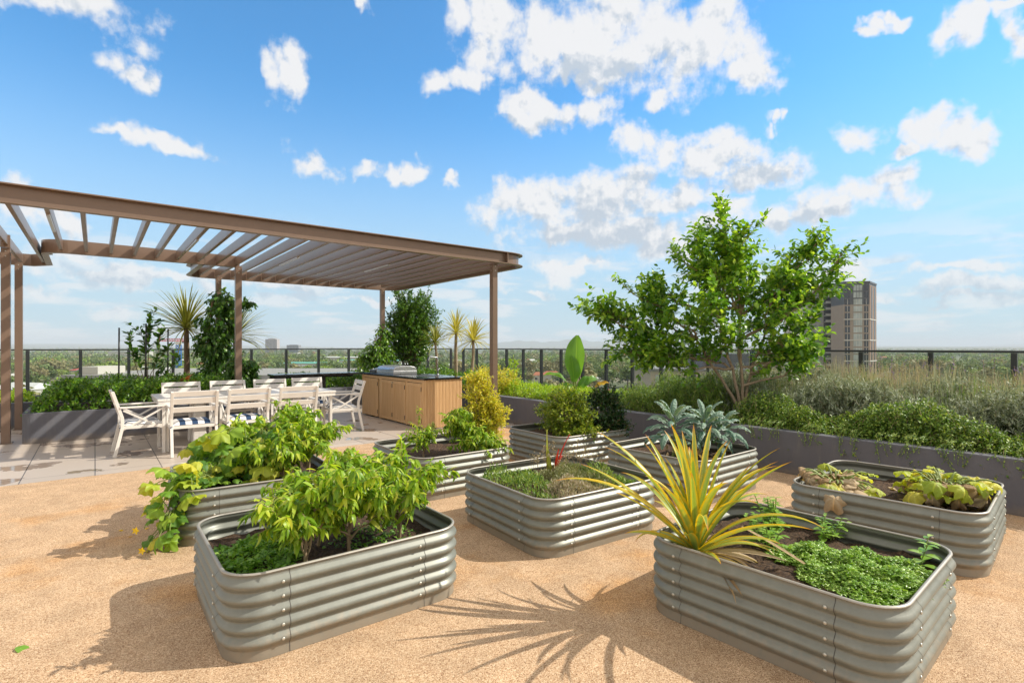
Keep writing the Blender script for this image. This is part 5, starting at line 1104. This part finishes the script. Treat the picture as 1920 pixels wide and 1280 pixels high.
def sheet(name, x0, x1, y0, y1, z, m): mb = MB(); mb.box(x0, x1, y0, y1, z-.3, z); tag(mb.build(name, m), kind='structure')
sheet('car_park', 5, 92, 288, 345, GZ+.4, asph); sheet('road', -400, 400, 262, 276, GZ+.35, asph)
TREE_F = [leafmat('suburb_tree_leaf', [(.06,.11,.03), (.11,.17,.045), (.17,.23,.07), (.23,.26,.09)], .15, .7, ribw=0), leafmat('suburb_olive_leaf', [(.16,.16,.07), (.25,.23,.10), (.33,.29,.14)], .15, .7, ribw=0), leafmat('suburb_bright_leaf', [(.13,.21,.03), (.21,.31,.05), (.29,.37,.07)], .15, .7, ribw=0)]
def canopy(mb, c, r, h, n, sz):
    for k in range(3 + (n > 200)*2):
        cc = np.array(c)+[RNG.normal()*r*.33, RNG.normal()*r*.33, h*(-.18+.12*k)*.8]; P_, d = blob_points(n//4, cc, (r*.62, r*.62, h*.33), .7)
        for T_ in (L_CLUMP[k % 2],): mb.inst(T_, P_, rnd_unit(len(P_)), d+rnd_unit(len(P_))*.5, sz*RNG.uniform(.6, 1.3, len(P_)))
protos = []
for k in range(5):
    mb = MB(); canopy(mb, (0, 0, 7.2), 4.6+.5*k % 2, 8.5, 560, 1.15); o = mb.build('crown', TREE_F[k % 3], None, True); tb_ = MB(); tb_.tube([(0, 0, 0), (.1, 0, 3), (0, .1, 7)], [.35, .28, .15], 7, False)
    for q in range(4): a = q*1.6; tb_.tube([(0, 0, 3), (cos(a)*2, sin(a)*2, 7.5)], [.16, .06], 5, False)
    w = tb_.build('trunk', M['bark'], None, True); protos.append((o.data, w.data)); bpy.data.objects.remove(o); bpy.data.objects.remove(w)
blocked = [(-62, -30, 44, 80), (20, 60, 95, 140), (2, 95, 276, 350), (95, 230, 200, 320), (-400, 400, 258, 280)]
far_b = []
def free(x, y, m=0): return not any(a-m < x < b+m and c-m < y < d+m for a, b, c, d in blocked+far_b)
def building(name, label, x, y, w, d, h, wm, rm, pitch=0, rot=0, group=None, cat='building', base=GZ):
    t = thing(name, label, cat, (x, y, base), rot, group); mb = MB(); mb.box(-w/2, w/2, -d/2, d/2, 0, h); mb.build('wall', wm, t)
    mb = MB(); o = .4
    if pitch:
        v = [(-w/2-o, -d/2-o, h), (w/2+o, -d/2-o, h), (w/2+o, d/2+o, h), (-w/2-o, d/2+o, h), (-w/2+min(w, d)*.35, 0, h+pitch), (w/2-min(w, d)*.35, 0, h+pitch)]; mb.add(v, [(0, 1, 5, 4), (2, 3, 4, 5), (3, 0, 4), (1, 2, 5), (3, 2, 1, 0)])
    else: mb.box(-w/2-o, w/2+o, -d/2-o, d/2+o, h+.01, h+.6)
    mb.build('roof', rm, t)
    wn_ = MB(); k = max(2, int(w/6))
    for i in range(k): xx = -w/2+(i+.5)*w/k; wn_.box(xx-.9, xx+.9, -d/2-.08, -d/2-.02, h*.45-.7, h*.45+.7)
    wn_.build('window', M['grillb'], t); return t
WH = mat('pale_wall', (.55,.52,.47), .8, noise=.05, nscale=.3); BR = mat('brick_wall', (.34,.20,.13), .9, noise=.1, nscale=.5); RW = mat('white_metal_roof', (.62,.62,.60), .5, noise=.05, nscale=.2); RT = mat('terracotta_roof', (.36,.13,.07), .85, noise=.15, nscale=.5); RG = mat('grey_roof', (.22,.22,.23), .8, noise=.1, nscale=.3); RGN = mat('green_roof', (.12,.38,.30), .6, noise=.05, nscale=.3); RR = mat('red_roof', (.45,.07,.06), .6, noise=.05, nscale=.3)
def px(x, Y): return (x-960)/1000*Y
big = [(585, 640, 70, 30, 8, WH, RGN, 'long warehouse with pale green roof seen over the bench bar'), (700, 760, 95, 30, 8, WH, RGN, 'green roofed warehouse behind the bushy tree'), (560, 470, 55, 18, 5, WH, RW, 'long white roofed shed among trees behind the dining table'), (285, 520, 40, 20, 6, WH, RW, 'white roofed shed beyond the trellis'), (180, 500, 34, 20, 6, WH, RR, 'warehouse with dark red roof between left balustrade posts'), (75, 560, 16, 12, 5, WH, RR, 'small red roofed building right of the tall left pergola posts'), (245, 1300, 90, 30, 16, WH, RG, 'distant white office block on the skyline behind the trellis'), (790, 620, 70, 26, 7, WH, RW, 'white roofed depot behind the tap'), (1010, 700, 50, 18, 5, WH, RW, 'low white shed left of the banana plant'), (430, 330, 18, 12, 5, WH, RT, 'terracotta roofed house behind the climber'), (1110, 400, 12, 9, 4, WH, RW, 'small white roofed house right of the banana plant'), (1215, 620, 26, 14, 6, BR, RT, 'brown brick house left of the leafy tree'), (50, 240, 26, 14, 9, WH, RW, 'near white roofed building at the far left'), (360, 820, 60, 20, 7, WH, RW, 'far white depot roof behind the tall cordyline'), (640, 1000, 80, 22, 8, WH, RW, 'far white warehouse right of the distant towers')]
for x, Y, w, d, h, wm, rm, lb in big:
    X = px(x, Y); building('warehouse' if w > 30 else 'house', lb, X, Y, w, d, h, wm, rm, 2.5 if w < 45 else 1.5, RNG.normal()*.1); far_b.append((X-w/2-2, X+w/2+2, Y-22 if Y < 1500 else Y, Y+d/2+1))
for i in range(110):
    Y = 380*math.exp(RNG.uniform(0, 1.9)); X = RNG.uniform(-.98, 1.02)*Y
    if not free(X, Y, 5): continue
    w = RNG.uniform(10, 17); d = RNG.uniform(8, 12); building('house', 'small far house with '+('pale' if i % 3 else 'brick')+' walls and '+['terracotta','grey','white metal','grey','terracotta'][i % 5]+' roof among the '+('nearer' if Y < 900 else 'most distant')+' trees', X, Y, w, d, RNG.uniform(4, 7), WH if i % 3 else BR, [RT, RG, RW, RG, RT][i % 5], 2.6, RNG.normal()*.3, 'suburban houses among the far trees', 'house'); far_b.append((X-w/2, X+w/2, Y-13, Y+d/2))
cnt = 0
for i in range(6000):
    if cnt >= 290: break
    Y = 120+RNG.uniform(0, 1)**.8*430; X = RNG.uniform(-1.0, 1.05)*Y
    if X > .55*Y and Y < 330: continue
    if not free(X, Y, 4): continue
    k = RNG.integers(5); s_ = RNG.uniform(.75, 1.5); t = thing('suburb_tree', ['dark green','olive brown','bright green','dark green','olive brown'][k]+(' small' if s_ < 1.1 else ' broad')+' tree in the suburb, '+('close below the terrace' if Y < 300 else 'well beyond the car park'), 'tree', (X, Y, GZ), RNG.uniform(0, 6), 'trees in the suburb below'); t.scale = (s_*RNG.uniform(.9, 1.25), s_, s_*RNG.uniform(.75, 1.05))
    for nm, me in zip(('crown', 'trunk'), protos[k]): o = bpy.data.objects.new(nm, me); COL.objects.link(o); o.parent = t
    cnt += 1
# beyond those, woodland that reads as one mass
mbs = [MB(), MB(), MB()]; cnt = 0
for i in range(9000):
    Y = 520*math.exp(RNG.uniform(0, 2.5)); X = RNG.uniform(-1.02, 1.06)*Y
    if not free(X, Y, 2): continue
    f = min(1.0, 700/Y); n = int(36+70*f); r = RNG.uniform(5, 8)*(1+.45*Y/2500); h = RNG.uniform(8, 13)*(1+.1*Y/2500)
    zb = GZ if Y < 5500 else GZ+5; P_, d = blob_points(n, (X, Y, zb+h*.55), (r, r, h*.5), .75); k = RNG.choice([0, 0, 0, 1, 2])
    mbs[k].inst(L_CLUMP[i % 2], P_, rnd_unit(n), d+rnd_unit(n)*.4, (2.2+2.2*(1-f))*RNG.uniform(.6, 1.3, n)); cnt += 1
    if cnt > 2600: break
for k, lb in enumerate(['dark green woodland spreading to the horizon', 'olive brown woodland patches toward the horizon', 'brighter green woodland patches toward the horizon']): tag(mbs[k].build('far_woodland', TREE_F[k]), lb, 'woodland', kind='stuff')

# distant towers on the skyline
def block(name, label, x, y, z0, w, d, h, wm, rows, cols, gm, cat='building', rot=0., frame=None):
    t = thing(name, label, cat, (x, y, z0), rot); mb = MB(); mb.box(-w/2, w/2, -d/2, d/2, 0, h); mb.build('wall', wm, t); mb = MB()
    mb.box(-w*.3, w*.3, -d*.3, d*.3, h+.01, h+h*.05); mb.build('roof', frame or wm, t)
    for i in range(cols):
        mb = MB(); x0 = -w/2+w*(i+.15)/cols; x1 = -w/2+w*(i+.85)/cols
        for r in range(rows): z_ = h*(r+.2)/rows; mb.box(x0, x1, -d/2-.12, -d/2-.02, z_, z_+h*.62/rows)
        mb.build('window', gm, t)
    return t
WIN = mat('window_glass', (.025,.035,.05), .15, .2, spec=.8); CUR = mat('curtained_glass', (.38,.42,.42), .3, noise=.3, nscale=.3)
block('tower_block', 'distant tower block with reddish scaffold top on the horizon', px(511, 2500), 2500, GZ, 54, 30, 63, mat('far_concrete', (.40,.36,.35), .8), 16, 8, WIN)
block('tower_block', 'lower grey tower on the horizon right of the scaffolded one', px(551, 2600), 2600, GZ, 58, 30, 36, mat('far_grey', (.22,.23,.25), .8), 8, 8, WIN)
# crane
t = thing('tower_crane', 'blue tower crane with red jib beyond the balustrade', 'crane', (px(335, 420), 420, GZ)); CB = mat('crane_blue', (.02,.20,.60), .5); CR = mat('crane_red', (.65,.03,.03), .5)
mb = MB(); H_ = 32
for sx in (-1, 1):
    for sy in (-1, 1): mb.bar((sx*1.3, sy*1.3, 0), (sx*1.3, sy*1.3, H_-3), .4, .4)
for k in range(14):
    z_ = k*2.1; 
    for sy in (-1, 1): mb.bar((-1.3, sy*1.3, z_), (1.3, sy*1.3, z_+2.1), .3, .3); mb.bar((sy*1.3, -1.3, z_+2.1), (sy*1.3, 1.3, z_), .3, .3)
mb.build('mast', CB, t); mb = MB(); mb.bar((-17, 0, H_), (5, 0, H_), .5, .5); mb.bar((-17, 0, H_+1.8), (5, 0, H_+1.8), .4, .4)
for k in range(11): mb.bar((-17+2*k, 0, H_), (-15+2*k, 0, H_+1.8), .25, .25); mb.bar((-15+2*k, 0, H_), (-15+2*k, 0, H_+1.8), .25, .25)
mb.build('jib', CR, t); mb = MB(); mb.box(-1.6, 1.6, -1.4, 1.4, H_-2.8, H_-.4); mb.build('cab', M['white'], t); mb = MB(); mb.box(3, 5.5, -1.2, 1.2, H_-1.6, H_-.3); mb.build('counterweight', RG, t)
# grey parapet roof of the neighbouring building at the left
t = thing('neighbour_roof', 'flat neighbouring roof with grey parapet behind the left balustrade', 'building', (-34, 58, GZ)); mb = MB(); mb.box(-12, 22, -3, 14, 0, 24.2-.0); mb.build('wall', mat('grey_parapet', (.20,.21,.21), .8, noise=.1, nscale=.4), t); mb = MB(); mb.box(-12.3, 22.3, -3.3, 14.3, 24.21, 24.6); mb.build('roof', M['slab'], t)
mb = MB(); mb.box(-11.5, -9.5, -2, 2, 24.61, 25.4); mb.build('plant_room', WH, t)
t = thing('neighbour_roof', 'lower white flat roof in front of the grey parapet', 'building', (-34, 46, GZ)); mb = MB(); mb.box(-16, 30, -5, 5, 0, 21.6); mb.build('wall', WH, t); mb = MB(); mb.box(-16.2, 30.2, -5.2, 5.2, 21.61, 21.9); mb.build('roof', RW, t)
# the tower right of the tree
DK = mat('dark_cladding', (.085,.09,.105), .45, noise=.05, nscale=.2); TP = mat('taupe_brick', (.33,.27,.225), .8, noise=.06, nscale=.4); TP2 = mat('brown_cladding', (.24,.165,.12), .7, noise=.06, nscale=.4); BAND = mat('pale_band', (.60,.58,.54), .6)
D_ = 250; t = thing('apartment_tower', 'tall apartment tower with dark top storeys and taupe base right of the tree', 'building', (0, 0, 0)); top = 1.5+.121*D_; mid = 1.5+.079*D_
def P2(x, y=0): return (px(x, D_+y), D_+y)
fp = [P2(1558, 12), P2(1582, 0), P2(1630, -2), P2(1643, 9), P2(1640, 24), P2(1565, 26)]
mb = MB(); mb.prism(fp, GZ, mid); mb.build('wall', TP, t); mb = MB(); mb.prism(fp, mid+.01, top); mb.build('crown_cladding', DK, t)
def face(i, j, u0, u1, z0, z1, off, th=.25):
    a = Vector((*fp[i], 0)); b = Vector((*fp[j], 0)); d = (b-a); n_ = Vector((d.y, -d.x, 0)).normalized(); p = a+d*u0+n_*(off-th); q = a+d*u1+n_*(off-th); v = []
    for z_ in (z0, z1):
        for w in (p, q, q+n_*th, p+n_*th): v.append((w.x, w.y, z_))
    return v, [(0, 3, 2, 1), (4, 5, 6, 7), (0, 1, 5, 4), (1, 2, 6, 5), (2, 3, 7, 6), (3, 0, 4, 7)]
fl_h = 3.25; nf = int((top-2-GZ)/fl_h)
for (u0, u1, gm) in ((.04, .24, WIN), (.38, .72, CUR), (.80, .95, WIN)):
    for f in range(2, nf):
        z_ = top-1.2-(nf-f)*fl_h+.0; mb = MB(); mb.add(*face(1, 2, u0, u1, z_+.35, z_+fl_h-.25, .12)); w = mb.build('window', gm, t)
        fr = MB()
        for u in ((u0+u1)/2,) if gm is WIN else (u0+.11, u0+.22): fr.add(*face(1, 2, u-.006, u+.006, z_+.35, z_+fl_h-.25, .2))
        fr.build('frame', DK if z_ > mid else BAND, w)
for f in range(0, nf, 3):
    z_ = top-1.2-(nf-f)*fl_h
    if z_ < mid-1: mb = MB(); mb.add(*face(1, 2, 0, 1, z_-.2, z_+.25, .3)); mb.add(*face(2, 3, 0, 1, z_-.2, z_+.25, .3)); mb.build('band', BAND, t)
mb = MB(); mb.add(*face(2, 3, .02, .98, GZ, top-1.5, .1)); mb.build('side_cladding', TP2, t)
for u in (.3, .7):
    mb = MB(); mb.add(*face(2, 3, u-.06, u+.06, GZ, top-2, .2)); mb.build('side_window', WIN, t)
mb = MB()
for i, j in ((0, 1), (1, 2), (2, 3)): mb.add(*face(i, j, -.0, 1.0, top-.6, top+.3, .25))
mb.build('parapet', DK, t)
t = thing('balcony_block', 'paler apartment block with glass balconies just left of the tower', 'building', (px(1536, 275), 275, GZ)); tz = 1.5+.112*275-GZ; mb = MB(); mb.box(-9, 7.5, 0, 18, 0, tz); mb.build('wall', WH, t); mb = MB(); mb.box(2.2, 7.7, -.1, 0, 0, tz-.5); mb.build('recess', DK, t); GLW = mat('milky_glass', (.60,.63,.62), .2)
for f in range(18):
    z_ = tz-2-f*3.2
    mb = MB(); mb.box(2.4, 7.6, -1.6, -.12, z_-.25, z_); mb.box(2.4, 7.6, -1.6, -1.5, z_+.01, z_+1.0); mb.build('balcony', GLW, t)
    mb = MB()
    for k in range(4): mb.box(-8.6+k*2.7, -6.4+k*2.7, -.15, -.02, z_-.6, z_+2.0)
    mb.build('window', CUR, t)
t = thing('apartment_block', 'beige apartment block glimpsed through the tree trunks', 'building', (px(1345, 112), 112, GZ)); mb = MB(); mb.box(-14, 10, 0, 16, 0, 22.4); mb.build('wall', facade_mat(), t); mb = MB(); mb.box(-14.3, 10.3, -.3, 16.3, 22.41, 22.9); mb.build('roof', RG, t)
mb = MB(); mb.box(-2, 8, 3, 14, 22.91, 26); mb.build('penthouse', DK, t)
for f in range(6):
    for k in range(7): mb = MB(); x_ = -13+k*3.3; z_ = 19.4-f*3.1; mb.box(x_, x_+1.9, -.12, -.02, z_, z_+2.2); w = mb.build('window', WIN if (k+f) % 3 else CUR, t)
# cars in the car park
def make_car(c, cn):
    t = thing('parked_car', 'small '+cn+' car parked in rows far below the terrace', 'car', (0, 0, 0), 0, 'cars in the car park far below'); mb = MB(); pr = [(-2.1, .35), (2.1, .35), (2.15, .75), (1.3, .92), (.75, 1.40), (-1.1, 1.42), (-1.9, .95), (-2.15, .85)]; n = len(pr)
    mb.add([(x, y, z) for y in (-.85, .85) for x, z in pr], [tuple(range(n)), tuple(range(n, 2*n))[::-1]] + [(i, n+i, n+(i+1) % n, (i+1) % n) for i in range(n)]); mb.build('body', c, t); mb = MB(); mb.box(-1.2, .8, -.88, .88, .98, 1.32); mb.build('window', WIN, t)
    for x in (-1.35, 1.35): mb = MB(); mb.tube([(x, -.9, .33), (x, .9, .33)], .33, 12); mb.build('wheel', M['blackm'], t)
    return t
cols = [mat('car_white', (.7,.7,.7), .3), mat('car_grey', (.2,.2,.21), .3), mat('car_red', (.4,.03,.03), .3)]
cp = [make_car(c, n_) for c, n_ in zip(cols, ('white', 'grey', 'red'))]; bpy.context.view_layer.update(); k = 0
for r in range(3):
    for i in range(13):
        if RNG.uniform() < .25: continue
        o = cp[k] if k < 3 else copy_tree(cp[RNG.choice([0, 0, 1, 2])]); k += 1; o.location = (9+i*6.2, 296+r*15, GZ+.41); o.rotation_euler = (0, 0, pi/2+RNG.normal()*.04)
# air between here and the horizon
mb = MB(); mb.box(-16500, 16500, -2000, 16500, GZ-1.5, 190); hz_ = mb.build('haze', bpy.data.materials.new('haze_air')); m = hz_.data.materials[0]; m.use_nodes = True; tt = m.node_tree; tt.nodes.remove(tt.nodes['Principled BSDF']); pv = NODE(tt, 'ShaderNodeVolumePrincipled'); pv.inputs['Color'].default_value = (.80, .90, 1, 1); pv.inputs['Density'].default_value = .00012; tt.links.new(pv.outputs[0], tt.nodes['Material Output'].inputs['Volume']); tag(hz_, 'thin blue haze over the far suburbs', 'haze', kind='stuff')

# crumbs of soil and dead leaf bits dropped round the beds
mb = MB(); n_ = 700; K = list(BEDS); C_ = np.array([BEDS[K[i]][:2] for i in RNG.integers(0, 8, n_)]); a_ = RNG.uniform(0, 2*pi, n_); r_ = .86+np.abs(RNG.normal(size=n_))*.22
P_ = np.stack([C_[:, 0]+np.cos(a_)*r_, C_[:, 1]+np.sin(a_)*r_, np.full(n_, .004)], 1); ok = [not any(abs((p[0]-b[0])*cos(b[4])+(p[1]-b[1])*sin(b[4])) < b[2]+.03 and abs(-(p[0]-b[0])*sin(b[4])+(p[1]-b[1])*cos(b[4])) < b[3]+.03 for b in BEDS.values()) for p in P_]
P_ = P_[np.array(ok)]; k = len(P_); mb.inst(L_NEEDLE[1], P_, rnd_unit(k)*[1, 1, .1], rnd_unit(k)*.3+[0, 0, 1], RNG.uniform(.006, .022, k)); tag(mb.build('ground_litter', LM['dry']), 'tiny dead leaf crumbs scattered on the rubber round the raised beds', 'litter', kind='stuff')
